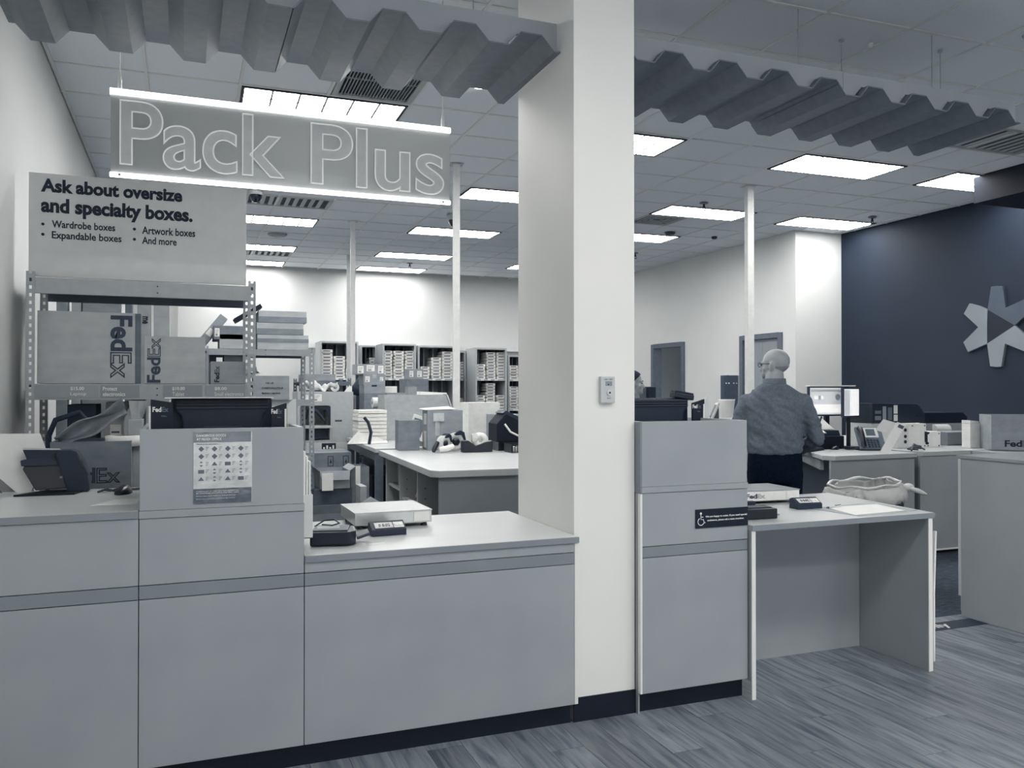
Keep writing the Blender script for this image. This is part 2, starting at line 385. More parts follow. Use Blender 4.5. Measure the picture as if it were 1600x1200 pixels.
# vents
def vent(kind, i, j, label):
    x0 = xs[i-1 if kind in 'brc' else i]+.012; x1 = xs[i+1]-.012; y0 = G(x0, ys[j])+.014; y1 = y0+ys[j+1]-ys[j]-.028; w = x1-x0; d = y1-y0
    t = thing('ceiling_vent', label, 'vent', (x0, y0, CEIL-.004), -.016)
    M().box((0, 0, .012), (w, d, .03)).build('duct_opening', mt(.04 if kind == 'dark' else .35, .9, 'plain'), t)
    M().box((0, 0, -.004), (w, .04, .014)).box((0, d-.04, -.004), (w, d, .014)).box((0, .04, -.004), (.04, d-.04, .014)).box((w-.04, .04, -.004), (w, d-.04, .014)).build('frame', mt(.7, .5, 'metal'), t, .002)
    if kind == 'dark':
        n = 22; g = M().box((.04, d*.33-.004, -.001), (w-.04, d*.33+.004, .01))
        g.build('cross_rail', mt(.62, .5, 'metal'), t)
        for k in range(1, n):
            x = .04+(w-.08)*k/n
            M().box((x-.0035, .04, -.002), (x+.0035, d-.04, .011)).build('slat', mt(.62, .5, 'metal'), t)
    elif kind == 'sq':
        for k in range(4):
            a = .05+k*.055
            M().box((a, a, -.001), (w-a, a+.02, .01)).box((a, d-a-.02, -.001), (w-a, d-a, .01)).box((a, a+.02, -.001), (a+.02, d-a-.02, .01)).box((w-a-.02, a+.02, -.001), (w-a, d-a-.02, .01)).build('slat', mt(.66, .5, 'metal'), t)
    else:
        n = 12
        for k in range(n):
            x = .06+(w-.12)*k/n
            M().box((x, .05, -.002), (x+.045, d-.05, .004)).build('slat', mt(.72, .5, 'metal'), t)
vl = {'dark': 'dark slotted ceiling grille next to the light above the hanging sign', 'b': 'long ceiling vent just below the hanging sign', 'sq': 'stepped square ceiling diffuser near the right-hand post',
      'r': 'long ceiling vent past the right end of the right corrugated canopy', 'c': 'far ceiling vent between two lights of the left file'}
for (i, j), v in vj.items(): vent(v, i, j, vl[v])

# small ceiling fittings
def dome(x, y, label, r=.07):
    t = thing('dome_camera', label, 'camera', (x, y, CEIL-.007))
    M().lathe([(0, 0), (r*1.1, 0), (r*1.15, -.02), (r*1.02, -.07), (.7*r, -.072)], n=20).build('housing', mt(.75, .5, 'plastic'), t)
    M().lathe([(r*.95, -.07), (r*.9, -.1), (r*.6, -.135), (r*.25, -.15), (0, -.152)], n=20).build('dome', mt(.03, .15, 'plastic', spec=.6), t)
dome(.70, 9.3, 'black dome camera under the ceiling below left part of the hanging sign')
dome(3.06, 9.8, 'black dome camera half hidden by the post right of the sign')
dome(3.14, 5.15, 'black dome camera peeking out under the right canopy near the pillar')
def sprinkler(x, y, label):
    t = thing('sprinkler', label, 'sprinkler', (x, y, CEIL-.007))
    M().lathe([(0, 0), (.05, 0), (.045, -.012), (0, -.013)], n=14).build('escutcheon', mt(.5, .4, 'metal'), t)
    M().cyl((0, 0, -.01), (0, 0, -.06), .012).cyl((0, 0, -.085), (0, 0, -.09), .028).box((-.018, -.003, -.085), (-.012, .003, -.04)).box((.012, -.003, -.085), (.018, .003, -.04)).build('nozzle', mt(.15, .4, 'metal'), t)
sprinkler(5.54, 8.15, 'small ceiling sprinkler left of the right-hand post')
sprinkler(7.93, 8.05, 'small ceiling sprinkler beside the light near the dark wall')
sprinkler(6.55, 11.5, 'small ceiling sprinkler at the right edge of the pillar')
sprinkler(3.53, 13.8, 'small ceiling sprinkler above the farthest light between the posts')
def puck(x, y, r, label, name, m, em=None):
    o = M().lathe([(0, 0), (r, 0), (r, -.012), (r*.8, -.03), (0, -.032)], n=24).build(name, m); o.location = (x, y, CEIL-.006)
    return tag(o, label, name.split('_')[-1])
puck(1.18, 11.9, .13, 'round flat ceiling speaker below the hanging sign', 'ceiling_speaker', mt(.62, .6, 'plastic'))
puck(6.15, 9.85, .07, 'small smoke detector behind the square diffuser', 'smoke_detector', mt(.3, .6, 'plastic'))
puck(6.9, 9.9, .04, 'tiny dark ceiling fitting near the rear wall', 'ceiling_sensor', mt(.2, .6, 'plastic'))
puck(3.95, 4.02, .016, 'small pale hook disc in a ceiling tile near the pillar', 'ceiling_sensor', mt(.95, .6, 'plastic'))
dl = M().lathe([(0, 0), (.055, 0), (.055, -.014), (0, -.015)], n=24).build('downlight', emat('lit_puck', (1, .97, .9, 1), 12)); dl.location = (1.93, 5.56, CEIL-.006)
tag(dl, 'small bright round downlight at the edge of the left canopy', 'ceiling light')

# dark dropped soffit at the far right
so = struct(M().box((7.41, 1.5, 3.335), (XR, 6.18, CEIL)), 'trim_2', mt(.03, .7, 'wall')); so['label'] = 'dark dropped soffit under the ceiling at the right edge'

# ------------------------------------------------------------------ corrugated canopies with pale fascia boards
SHEET = mt(.45, .45, 'metal', spec=.45); FASC = mt(.63, .6, 'laminate')
def profile(xa, xb, x_hi, zlo, zhi):
    """corrugation line between xa and xb; x_hi: start of one crest"""
    p = .3125; pts = []; k0 = math.floor((xa-x_hi)/p)-1
    for k in range(k0, k0+60):
        b = x_hi+k*p
        for dx, z in ((0, zhi), (.1, zhi), (.16, zlo), (.2565, zlo)): pts.append((b+dx, z))
    out = []
    for (a, za), (b, zb) in zip(pts, pts[1:]):
        if b <= xa or a >= xb: continue
        if a < xa: out.append((xa, za+(zb-za)*(xa-a)/(b-a)))
        else: out.append((a, za))
        if b > xb: out.append((xb, za+(zb-za)*(xb-a)/(b-a)))
    return out
def canopy(name, xa, xb, xhi, zlo, zhi, ztop, seam, fseam, label, yn=3.46, yf=4.19):
    t = thing(name, label, 'canopy', (0, 0, 0))
    for n, (a, b) in enumerate(((xa, seam+.03), (seam, xb))):
        pr = profile(a, b, xhi, zlo, zhi); th = .006; dz = -.006*n
        poly = [(x, z+dz) for x, z in pr]+[(x, z+dz+th) for x, z in pr[::-1]]
        m = M(); k = len(pr)
        for i in range(k-1):
            (x0, z0), (x1, z1) = pr[i], pr[i+1]
            m.add([(x0, yn, z0+dz), (x1, yn, z1+dz), (x1, yf, z1+dz), (x0, yf, z0+dz), (x0, yn, z0+dz+th), (x1, yn, z1+dz+th), (x1, yf, z1+dz+th), (x0, yf, z0+dz+th)],
                  [(0,3,2,1),(4,5,6,7),(0,1,5,4),(2,3,7,6)]+([(3,0,4,7)] if i == 0 else [])+([(1,2,6,5)] if i == k-2 else []))
        m.build('corrugated_sheet', SHEET, t)
    for a, b in ((xa, fseam-.001), (fseam+.001, xb+.02)):
        pr = profile(a, b, xhi, zlo+.008, zhi+.008); m = M()
        m.prism([(x, z) for x, z in pr]+[(b, ztop), (a, ztop)], yn+.05, yn+.07, 'y')
        m.build('fascia_board', FASC, t)
    w = M()
    for x in (xa+.25, (xa+xb)/2, xb-.3): w.cyl((x, yn+.35, zhi), (x, yn+.35, CEIL), .003, n=6)
    w.build('hanging_wires', mt(.7, .4, 'metal'), t, label='thin wires up to the ceiling')
    return t
canopy('corrugated_canopy', XL+.12, PX0-.004, .768, 2.988, 3.053, 3.136, .405, .55, 'grey corrugated canopy above the left counter, from left wall to pillar')
canopy('corrugated_canopy', PX1+.02, 4.524, 2.134, 3.008, 3.073, 3.146, 3.185, 3.26, 'grey corrugated canopy right of the pillar with its open right end')
for x, y, lw in ((4.45, 3.95, 'middle'), (4.75, 3.6, 'rightmost'), (3.75, 4.05, 'leftmost')):
    o = M().cyl((0, 0, 0), (0, 0, -.47), .0025, n=6).lathe([(0, 0), (.018, 0), (.014, -.01), (0, -.01)], n=10).build('suspension_wire', mt(.7, .4, 'metal')); o.location = (x, y, CEIL-.006)
    tag(o, lw+' of the thin wires hanging from ceiling tiles to the right canopy', 'wire', 'thin wires above the right canopy')

# free standing white posts from floor to ceiling
def post(x, y, w, label):
    t = thing('post', label, 'post', (x, y, 0), -R(8))
    M().box((-w/2, -w/2, 0), (w/2, w/2, CEIL-.006)).build('shaft', mt(.9, .5, 'metal'), t, .004)
    M().box((-w/2-.03, -w/2-.03, CEIL-.012), (w/2+.03, w/2+.03, CEIL-.007)).box((-w/2-.02, -w/2-.02, 0), (w/2+.02, w/2+.02, .012)).build('collar', mt(.78, .5, 'metal'), t)
post(1.985, 10.66, .062, 'white square post left of centre, standing at the far end of the long table')
post(at(713, 400, Y=7.62).x, 7.62, .062, 'white square post right of the sign, standing among the long table cartons')
post(5.53, 7.31, .072, 'white square post behind the standing man')
# low post stub in front of the tall one
_c = at(545, 398, Z=CEIL)
tag(M().box((_c.x-.03, _c.y-.03, .0), (_c.x+.03, _c.y+.03, CEIL-.007)).build('conduit', mt(.8, .5, 'metal'), None, .003), 'thin pipe beside the left-centre post', 'pipe')
# ------------------------------------------------------------------ service counter
FY = 3.285
def cabinet(name, label, x0, x1, tops, yb=4.02, z_top=.79, hutch=None):
    """front at FY; tops: list of (z0, z1, material) for the front panels"""
    t = thing(name, label, 'cabinet', (x0, FY, 0)); w = x1-x0; d = yb-FY
    M().box((.002, .018, .095), (w-.002, d, z_top)).build('carcass', mt(.2, .6, 'plain'), t)
    M().box((0, .046, 0), (w, d-.02, .094)).build('kick_plate', mt(.03, .5, 'plastic'), t)
    for n, (a, b, m) in enumerate(tops):
        M().box((.0015, 0, a), (w-.0015, .018, b)).build('front_panel' if n != 1 else 'middle_band', m, t, .0012)
    return t
P3 = lambda top: [(.095, .6985, LAM), (.7015, .7485, LAMB), (.7515, top, LAM)]
c1 = cabinet('counter_cabinet', 'low front cabinet at the far left under the tablet counter', XL+.01, -.152, P3(.990), z_top=.99)
c2 = cabinet('counter_cabinet', 'tall front cabinet under the raised box left, hazard notice above', -.152, .428, P3(.988), z_top=.988)
c3 = cabinet('counter_cabinet', 'wide low front cabinet just left of the white pillar', .428, 1.572, P3(.789), yb=4.08, z_top=.789)
M().box((1.572-.428, 0, .095), (1.588-.428, .02, .789)).build('end_strip', TRIMW, c3, .002, label='pale vertical edge strip')
c4 = cabinet('counter_cabinet', 'tall front cabinet right of the pillar with the access sign', 1.906, 2.473, P3(.988), z_top=.988)
M().box((-.011, -.001, .095), (0, .02, .988)).build('end_strip', TRIMW, c4, .002, label='pale vertical edge strip')
M().box((-.011, .02, 0), (-.004, .044, .988)).build('side_panel', LAM, c4)
w1 = tag(M().box((XL+.005, FY, .992), (-.1535, 4.10, 1.018)).build('worktop', TOP, None, .002), 'pale worktop at far left carrying tablet and mouse', 'worktop')
M().box((XL+.005, FY-.006, .992), (-.1535, FY-.0002, 1.0175)).build('shaded_edge', EDGE, w1, .001)  # front edge of the same laminate, its shade put into the colour
w2 = tag(M().box((.4295, FY, .791), (1.587, 4.12, .817)).build('worktop', TOP, None, .001), 'pale worktop left of the pillar carrying the white scale', 'worktop')
M().box((.4295, FY-.008, .791), (1.590, FY-.0002, .8165)).build('shaded_edge', EDGE, w2, .001)  # same laminate as the top, shade of the upright edge painted in
def hutch(label, x0, x1, z0=.990, z1=1.31):
    t = thing('raised_box', label, 'counter box', (x0, FY, z0)); w = x1-x0; h = z1-z0; d = .62
    M().box((0, -.004, 0), (w, d, .027)).build('base_shelf', mt(.66, .4, 'laminate'), t, .002)
    M().box((.002, 0, .028), (w-.004, .018, h)).build('front_panel', LAM, t, .0015)
    M().box((w-.022, .018, .028), (w-.004, d, h)).build('side_panel', mt(.74, .4, 'laminate'), t, .0015)
    M().box((.002, .018, .028), (.02, d, h)).build('side_panel', mt(.62, .4, 'laminate'), t, .0015)
    M().box((.02, .1, h-.09), (w-.022, d-.02, h-.072)).build('inner_shelf', mt(.62, .4, 'laminate'), t)
    return t
hutch('raised grey box on the left counter with the hazard notice', -.152, .428)
h2 = hutch('raised blank grey box on the counter right of the pillar', 1.902, 2.473)
M().box((-.008, -.0005, .028), (.001, .044, .32)).box((-.008, -.004, 0), (-.001, .044, .027)).build('side_return', mt(.55, .4, 'laminate'), h2)

# hazard notice on the left raised box
n0 = thing('notice', 'glossy laminated hazard notice taped to the left raised box', 'poster', (at(302, 680, Y=FY).x, FY-.001, 1.0))
pa, pb = at(302, 788, Y=FY-.002), at(394, 674, Y=FY-.002); nw, nh = pb.x-pa.x, pb.z-pa.z
n0.location = (pa.x, FY-.001, pa.z)
def gloss_mat(v):
    m = mt(v, .12, 'film', spec=.6).copy(); m.name = 'laminated_print'
    b = m.node_tree.nodes['Principled BSDF']; b.inputs['Coat Weight'].default_value = .6; b.inputs['Coat Roughness'].default_value = .08
    return m
GL1, GL2 = gloss_mat(.84), gloss_mat(.38)
M().box((0, -.0012, 0), (nw, 0, nh)).build('sheet', GL1, n0, .0005)
M().box((0, -.0018, nh*.855), (nw*.98, -.0012, nh)).build('header_band', GL2, n0); M().box((0, -.0018, 0), (nw*.99, -.0012, nh*.21)).build('footer_band', GL2, n0)
text('DANGEROUS GOODS', nw*.5, nh*.034, PAPER, n0, (nw*.05, -.0022, nh*.935), bold=.02)
text('AT FEDEX OFFICE', nw*.42, nh*.034, PAPER, n0, (nw*.05, -.0022, nh*.885), bold=.02)
text('Based on the items below', nw*.36, nh*.018, INKL, n0, (nw*.06, -.0022, nh*.825))
for r_, s_ in ((.165, 'IF SHIPPING ANY OF THESE ITEMS YOUR SHIPMENT MAY'), (.14, 'BE CONSIDERED DANGEROUS AND NEED LABELS'), (.10, 'Please ask a team member before packing'), (.06, 'Some items cannot be accepted at this counter')):
    text(s_, nw*(.72 if r_ > .12 else .66), nh*.015, PAPER, n0, (nw*.05, -.0022, nh*r_))
sy = M()
for i in range(4):
    for j in range(5):
        cx, cz = nw*(.13+.225*i), nh*(.765-.105*j); r = nw*.05
        k = (i+2*j) % 5
        if j < 2: sy.prism([(cx-r, cz), (cx, cz-r), (cx+r, cz), (cx, cz+r)], -.0022, -.0017, 'y')
        elif k in (0, 3): sy.prism([(cx-r, cz-r*.6), (cx+r, cz-r*.6), (cx, cz+r*.8)], -.0022, -.0017, 'y')
        elif k == 1: sy.box((cx-r, -.0022, cz-r*.7), (cx+r, -.0017, cz+r*.6))
        else: sy.prism([(cx-r*.6, cz+r*.4), (cx+r*.6, cz+r*.4), (cx, cz+r)], -.0022, -.0017, 'y').prism([(cx-r*.6, cz-r*.4), (cx, cz-r), (cx+r*.6, cz-r*.4)], -.0022, -.0017, 'y')
        for q in range(3): sy.box((cx+r*1.5, -.002, cz+r*(.5-.5*q)), (cx+r*(2.6-.3*q), -.0017, cz+r*(.65-.5*q)))
sy.build('hazard_symbols', mt(.45, .5, 'plain'), n0)

# accessible-counter sign
a0 = thing('access_sign', 'navy sign with wheelchair symbol and two white lines', 'sign'); pa, pb = at(1086, 826, Y=FY), at(1169, 794, Y=FY)
a0.location = (pa.x, FY-.001, pa.z); aw = min(pb.x, 2.472)-pa.x; ah = .087
M().box((0, -.003, 0), (aw, 0, ah)).build('plate', mt(.07, .5, 'plastic'), a0, .0008)
text('We are happy to assist. If you need special', aw*.79, ah*.12, PAPER, a0, (aw*.185, -.0036, ah*.53), bold=.02)
text('assistance, please ask a team member.', aw*.70, ah*.12, PAPER, a0, (aw*.22, -.0036, ah*.33), bold=.02)
wc = M(); u = ah*.1; ox, oz = aw*.1, ah*.22
wc.cyl((ox, -.0036, oz+5.6*u), (ox, -.003, oz+5.6*u), u*.62, n=16)
wc.tube([(ox, -.0034, oz+4.9*u), (ox, -.0034, oz+2.4*u), (ox+1.5*u, -.0034, oz+2.4*u), (ox+2.1*u, -.0034, oz+.6*u), (ox+2.7*u, -.0034, oz+.8*u)], u*.24, 6)
wc.tube([(ox, -.0034, oz+3.7*u), (ox+1.4*u, -.0034, oz+3.7*u)], u*.22, 6)
wc.tube([(ox+(1.9*math.cos(a))*u, -.0034, oz+(1.3+1.9*math.sin(a))*u) for a in [R(x) for x in range(115, 345, 15)]], u*.22, 6)
wc.build('wheelchair_symbol', PAPER, a0)

# low desk for seated customers
dk = thing('low_desk', 'low pale desk with open knee space right of the pillar', 'desk', (2.478, 3.26, 0))
M().prism([(0, 0), (1.14, 0), (1.235, .87), (0, .87)], .790, .817, 'z').build('desk_top', TOP, dk, .001); M().box((0, -.004, .790), (1.14, -.0002, .8165)).build('shaded_edge', EDGE, dk)  # desk's upright front edge toned down to stand in for shade
M().box((.001, .006, .085), (.019, .84, .789)).build('end_panel', LAM, dk); M().box((0, 0, .0), (.021, .006, .789)).build('edge_strip', TRIMW, dk, label='white edge strip')
M().box((.021, .478, 0), (1.10, .497, .789)).build('modesty_panel', LAM, dk)
M().box((1.105, .006, 0), (1.127, .84, .789)).build('end_panel', LAM, dk)
M().box((1.103, 0, .0), (1.129, .006, .789)).build('edge_strip', TRIMW, dk, label='white edge strip')
st = M(); z0, z1 = .04, .72
st.add([(1.13+(.016 if z > .4 else .002), -.002, z) for z in (.05, .4, .72)]+[(1.138+(.018 if z > .4 else .004), -.002, z) for z in (.05, .4, .72)]+
       [(1.13+(.016 if z > .4 else .002), .014, z) for z in (.05, .4, .72)]+[(1.138+(.018 if z > .4 else .004), .014, z) for z in (.05, .4, .72)],
       [(0,3,4,1),(1,4,5,2),(6,7,10,9),(7,8,11,10),(0,1,7,6),(1,2,8,7),(3,9,10,4),(4,10,11,5),(0,6,9,3),(2,5,11,8)])
st.build('loose_edge_strip', TRIMW, dk, label='white edge banding peeling off')

# big blank counter block in the right foreground
bk = thing('counter_block', 'large blank grey counter block at the right edge', 'cabinet', (4.653, 2.2, 0))
M().box((.012, 0, .03), (.9, 1.80, 1.012)).build('carcass', LAM, bk)
M().box((0, 0, .002), (.012, 1.785, 1.010)).build('side_panel', LAM, bk, .001)
M().box((-.002, 1.785, .13), (.012, 1.805, 1.010)).build('end_strip', mt(.82, .4, 'plain'), bk, .002)
M().box((-.006, -.01, 1.013), (.92, 1.815, 1.033)).build('top', mt(.62, .35, 'laminate'), bk, .002)

# key switch on the pillar
ks = thing('key_switch', 'small pale key switch plate on the white pillar', 'switch', (1.712, PY0, 1.395))
M().box((0, -.022, 0), (.07, 0, .117)).build('cover', mt(.82, .5, 'plastic'), ks, .004)
M().cyl((.04, -.022, .045), (.04, -.027, .045), .012, n=18).cyl((.04, -.027, .045), (.04, -.03, .045), .008, n=16).build('key_lock', STEEL, ks)
M().box((.036, -.0315, .041), (.044, -.0295, .049)).build('keyhole', BLACK, ks)
M().box((.022, -.0235, .075), (.055, -.0215, .096)).build('window', mt(.6, .4, 'plastic'), ks, .001); M().box((.033, -.025, .079), (.038, -.023, .084)).build('lamp', INK, ks)
text('ON  OFF', .04, .006, INKL, ks, (.017, -.0226, .101)); text('KEY', .02, .004, INKL, ks, (.03, -.0226, .018))

# ------------------------------------------------------------------ hanging letter sign
sg = thing('hanging_sign', 'wide translucent hanging sign with raised letters and bright rails', 'sign', (-.325, 4.3, 2.446)); sw, sh = 1.645, .412
gm = bpy.data.materials.new('frosted_panel'); gm.use_nodes = True; nt = gm.node_tree; N = nt.nodes; b = N['Principled BSDF']
b.inputs['Base Color'].default_value = duo(.70); b.inputs['Roughness'].default_value = .35
trn = N.new('ShaderNodeBsdfTransparent'); trn.inputs[0].default_value = duo(.75); tl = N.new('ShaderNodeBsdfTranslucent'); tl.inputs[0].default_value = duo(.85)
mx = N.new('ShaderNodeMixShader'); mx.inputs[0].default_value = .45; mx2 = N.new('ShaderNodeMixShader'); mx2.inputs[0].default_value = .12
nz = N.new('ShaderNodeTexNoise'); nz.inputs['Scale'].default_value = 3; 
nt.links.new(b.outputs[0], mx.inputs[1]); nt.links.new(tl.outputs[0], mx.inputs[2]); nt.links.new(mx.outputs[0], mx2.inputs[1]); nt.links.new(trn.outputs[0], mx2.inputs[2])
nt.links.new(mx2.outputs[0], N['Material Output'].inputs[0])
M().box((0, .004, .012), (sw, .012, sh-.012)).build('panel', gm, sg)
RAIL = emat('lit_rail', (1, .985, .96, 1), 3.2)
M().box((-.004, 0, sh-.028), (sw+.004, .02, sh)).build('rail', RAIL, sg, .003); M().box((-.004, 0, 0), (sw+.004, .02, .02)).build('rail', RAIL, sg, .003)
for x in (.038, sw-.038):
    M().cyl((x, .01, sh), (x, .01, sh+.045), .009).cyl((x, .01, sh+.045), (x, .01, sh+.06), .006).build('cable_clamp', WHITEG, sg)
    M().cyl((x, .01, sh+.055), (x, .01, CEIL-2.446), .0025, n=6).build('cable', WHITEG, sg)
    M().cyl((x, -.003, .01), (x, 0, .01), .006).build('screw', mt(.5, .4, 'metal'), sg)
LET = mt(.84, .4, 'plastic'); LED = emat('lit_letter_edge', (1, .99, .97, 1), .16)
for s_, xa, xb, yb_, yt_ in (('Pack', 187, 445, 258, 156), ('Plus', 485, 693, 288, 192)):
    pa, pb, pt = at(xa, yb_, Y=4.3), at(xb, yb_, Y=4.3), at(xa, yt_, Y=4.3); w_ = pb.x-pa.x; h_ = pt.z-pa.z
    text(s_, w_, h_*(1.0 if s_ == 'Plus' else 1.0), LET, sg, (pa.x+.325, 0, pa.z-2.446), bold=.014, ex=.008, name='letters', res=10)
    text(s_, w_+.003, h_+.003, LED, sg, (pa.x+.325-.0015, -.008, pa.z-2.446-.0015), bold=.014, outline=.009, name='letter_edges', res=10)

# ------------------------------------------------------------------ things on the long worktop left of the pillar
def scale(label, loc, w, d, rz, disp, word):
    t = thing('parcel_scale', label, 'scale', loc, rz)
    M().box((0, 0, .018), (w, d, .072)).build('platform', STEEL if not word else mt(.97, .4, 'metal'), t, .003)
    M().box((-.003, -.003, .072), (w+.003, d+.003, .077)).build('top_plate', mt(.80 if not word else .62, .35, 'metal'), t, .0015)
    M().box((.02, .02, .012), (w-.02, d-.02, .018)).build('underframe', mt(.6, .4, 'metal'), t)
    for x in (.03, w-.03):
        for y in (.03, d-.03): M().cyl((x, y, 0), (x, y, .018), .016, .012).build('foot', BLACK, t)
    M().box((w*.76, -.0035, .026), (w*.97, -.002, .068)).build('label', PAPER, t, label='white sticker')
    if word: logo_word(t, .015, .032, .12, .026, mt(.3, .5, 'plain'), mt(.45, .5, 'plain'), -.001)
    u = thing('scale_display', label.replace('parcel scale', 'display unit of the parcel scale'), 'display', disp[0], disp[1])
    prof = [(0, 0), (.075, 0), (.075, .05), (.055, .058), (.0, .028)]
    M().prism(prof, 0, .155, 'x').build('housing', DARK, u, .004)
    T = Matrix.Translation((0, 0, .0285)) @ Matrix.Rotation(math.atan2(.03, .055), 4, 'X')
    M().box((.018, .010, .0), (.098, .048, .002), T=T).build('screen', mt(.88, .2, 'plain'), u); text('0 0.02', .05, .018, DARK, u, (0, 0, 0)).matrix_local = T @ Matrix.Translation((.035, .018, .003)) @ Matrix.Rotation(R(-90), 4, 'X')
    M().box((.102, .010, .0), (.147, .048, .0015), T=T).build('button_panel', mt(.93, .4, 'plain'), u)
    for q in (.114, .134): M().cyl((q, .03, .001), (q, .03, .004), .008, T=T).build('button', PAPER, u)
    return t
scale('white metal parcel scale on the worktop left of the pillar', (.72, 3.80, .817), .36, .34, R(1), ((.755, 3.60, .817), R(3)), False)
def card_terminal(label, loc, rz, s=1.0):
    t = thing('card_terminal', label, 'card reader', loc, rz)
    M().prism([(0, 0), (.21*s, 0), (.21*s, .075*s), (.0, .055*s)], 0, .105*s, 'x').build('body', BLACK, t, .006)
    M().box((.0, .02*s, .058*s), (.075*s, .10*s, .066*s), T=Matrix.Rotation(R(5), 4, 'X')).build('printer_lid', DARK, t, .003)
    M().box((.012*s, .11*s, .071*s), (.09*s, .16*s, .074*s), T=Matrix.Rotation(R(4), 4, 'X')).build('keypad', mt(.4, .5, 'plastic'), t)
    M().tube([(.105*s, .1*s, .06*s), (.16*s, .14*s, .10*s), (.15*s, .2*s, .09*s), (.1*s, .22*s, .03*s)], .004, 6).build('cable', DARK, t)
    return t
ct = card_terminal('black card terminal with looping cable beside left tall cabinet', (.475, 3.50, .817), 0)
ct.rotation_euler = (0, 0, R(-8)); ct.location = (.47, 3.45, .817)
for c in kids(ct): bpy.data.objects.remove(c)
M().prism([(0, 0), (.16, -.012), (.185, .02), (.185, .15), (.02, .16)], .004, .06, 'z').build('body', BLACK, ct, .008)
M().prism([(.008, .012), (.15, .0), (.165, .13), (.025, .145)], .06, .066, 'z').build('lid', mt(.25, .35, 'plastic'), ct, .002)
M().prism([(0, 0), (.055, .0), (.055, .11), (0, .11)], .0, .012, 'z', T=Matrix.Translation((.19, .02, .02)) @ Matrix.Rotation(R(-18), 4, 'Y')).build('tilted_keypad', mt(.25, .4, 'plastic'), ct, .003)
M().box((.03, .04, .066), (.12, .11, .068)).build('paper_slip', mt(.7, .6, 'paper'), ct)
M().tube([(.02, .12, .065), (.06, .15, .085), (.1, .13, .09), (.12, .09, .08), (.09, .07, .075), (.05, .1, .075)], .0035, 6).build('cable', DARK, ct)
tag(M().box((0, 0, 0), (.075, .022, .001)).build('price_tag', PAPER), 'small white strip of paper lying before the white scale', 'paper').location = (.70, 3.42, .8172)
for c in [o for o in bpy.data.objects if o.name.startswith('price_tag')]: c.rotation_euler = (0, 0, R(6))
# literature on the side of the left tall cabinet
def brochures(label, x, y, z, h, n=3):
    t = thing('brochure_holder', label, 'brochure rack', (x, y, z))
    M().box((0, 0, 0), (.003, .22, h*.55)).box((.003, 0, 0), (.04, .003, h*.5)).box((.003, .217, 0), (.04, .22, h*.5)).box((.003, 0, 0), (.04, .22, .003)).box((.037, .003, 0), (.04, .217, h*.5)).build('pocket', mt(.9, .2, 'plastic'), t)
    for k in range(n): M().box((.005+.01*k, .006, .004), (.0125+.01*k, .214, h-.02*k)).build('leaflet_stack', mt(.98-.02*k, .7, 'paper'), t)
    return t
brochures('white leaflets in a clear pocket beside left tall cabinet', .430, 3.36, .87, .34)
brochures('white leaflets in a clear pocket beside the right tall cabinet', 2.475, 3.36, 1.02, .24)

# ------------------------------------------------------------------ things on the far left worktop
_o = at(20, 777, Z=1.018)
tb = thing('tablet_terminal', 'black tablet terminal on a folding stand, screen turned away', 'tablet', (_o.x, _o.y, 1.018), R(5))
U = 3.45/1311   # metres per picture pixel at this depth
def tpx(pts): return [((x-20)*U, (777-y)*U) for x, y in pts]
M().prism([(0, .012), (84*U, -.02), (100*U, .10), (40*U, .15)], 0, .008, 'z').build('stand_foot', BLACKM, tb, .003)
Tt = Matrix.Translation((0, .10, .0)) @ Matrix.Rotation(R(-6), 4, 'X')
M().prism(tpx([(48, 772), (104, 770), (107, 745), (104, 738), (98, 733), (32, 733), (30, 738)]), 0, .022, 'y', T=Tt).build('back_support', BLACK, tb, .003)
M().prism(tpx([(27, 724), (28, 733), (98, 735), (107, 727), (104, 720), (92, 722), (36, 722)]), -.014, .03, 'y', T=Tt).build('hinge_bar', DARK, tb, .004)
M().prism(tpx([(36, 723), (90, 724), (83, 709), (30, 707)]), -.012, .012, 'y', T=Tt).build('tablet_back', mt(.1, .5, 'plastic'), tb, .003)
M().prism(tpx([(30, 707), (83, 709), (82, 706.5), (31, 704)]), -.012, .012, 'y', T=Tt).build('top_edge', mt(.75, .3, 'plastic'), tb)
M().box(((88-20)*U, -.003, (777-744)*U), ((98-20)*U, 0, (777-742)*U), T=Tt).build('sticker', PAPER, tb); M().box(((82-20)*U, -.003, (777-754.5)*U), ((94-20)*U, 0, (777-751)*U), T=Tt).build('sticker', mt(.7, .5, 'paper'), tb)
_o = at(104, 770, Z=1.018)
cd = thing('customer_display', 'black wedge shaped display unit just right of the tablet', 'display', (_o.x, _o.y, 1.018), R(0))
def cpx(pts): return [((x-104)*U*1.02, (770-y)*U*1.02) for x, y in pts]
M().prism(cpx([(106, 770), (134, 770), (137, 766), (134, 745), (127, 722), (118, 706), (110, 703), (95, 703), (88, 708), (96, 738)]), 0, .10, 'y').build('housing', mt(.16, .45, 'plastic'), cd, .006)
M().prism(cpx([(118, 711), (121, 711), (135, 742), (134, 744)]), -.002, .001, 'y').build('screen', mt(.02, .15, 'plastic', spec=.7), cd)
def board(label, pts, y, tilt, m, name='display_board', th=.005, cat='board'):
    o = M().prism(pts, 0, th, 'y', T=Matrix.Rotation(tilt, 4, 'X')).build(name, m, None, .001); o.location = (0, y, 1.018); return tag(o, label, cat)
bp = [(at(x, y, Y=4.09).x, at(x, y, Y=4.09).z-1.018) for x, y in ((0, 677), (64, 677), (75, 706), (50, 763), (28, 763), (0, 704))]
bp[0] = (-.835, bp[0][1]); bp[-1] = (-.835, bp[-1][1]); bp[3] = (bp[3][0], 0); bp[4] = (bp[4][0], 0)
board('white blank board leaning behind the black tablet', bp, 4.06, R(-1), mt(.93, .6, 'paper'))
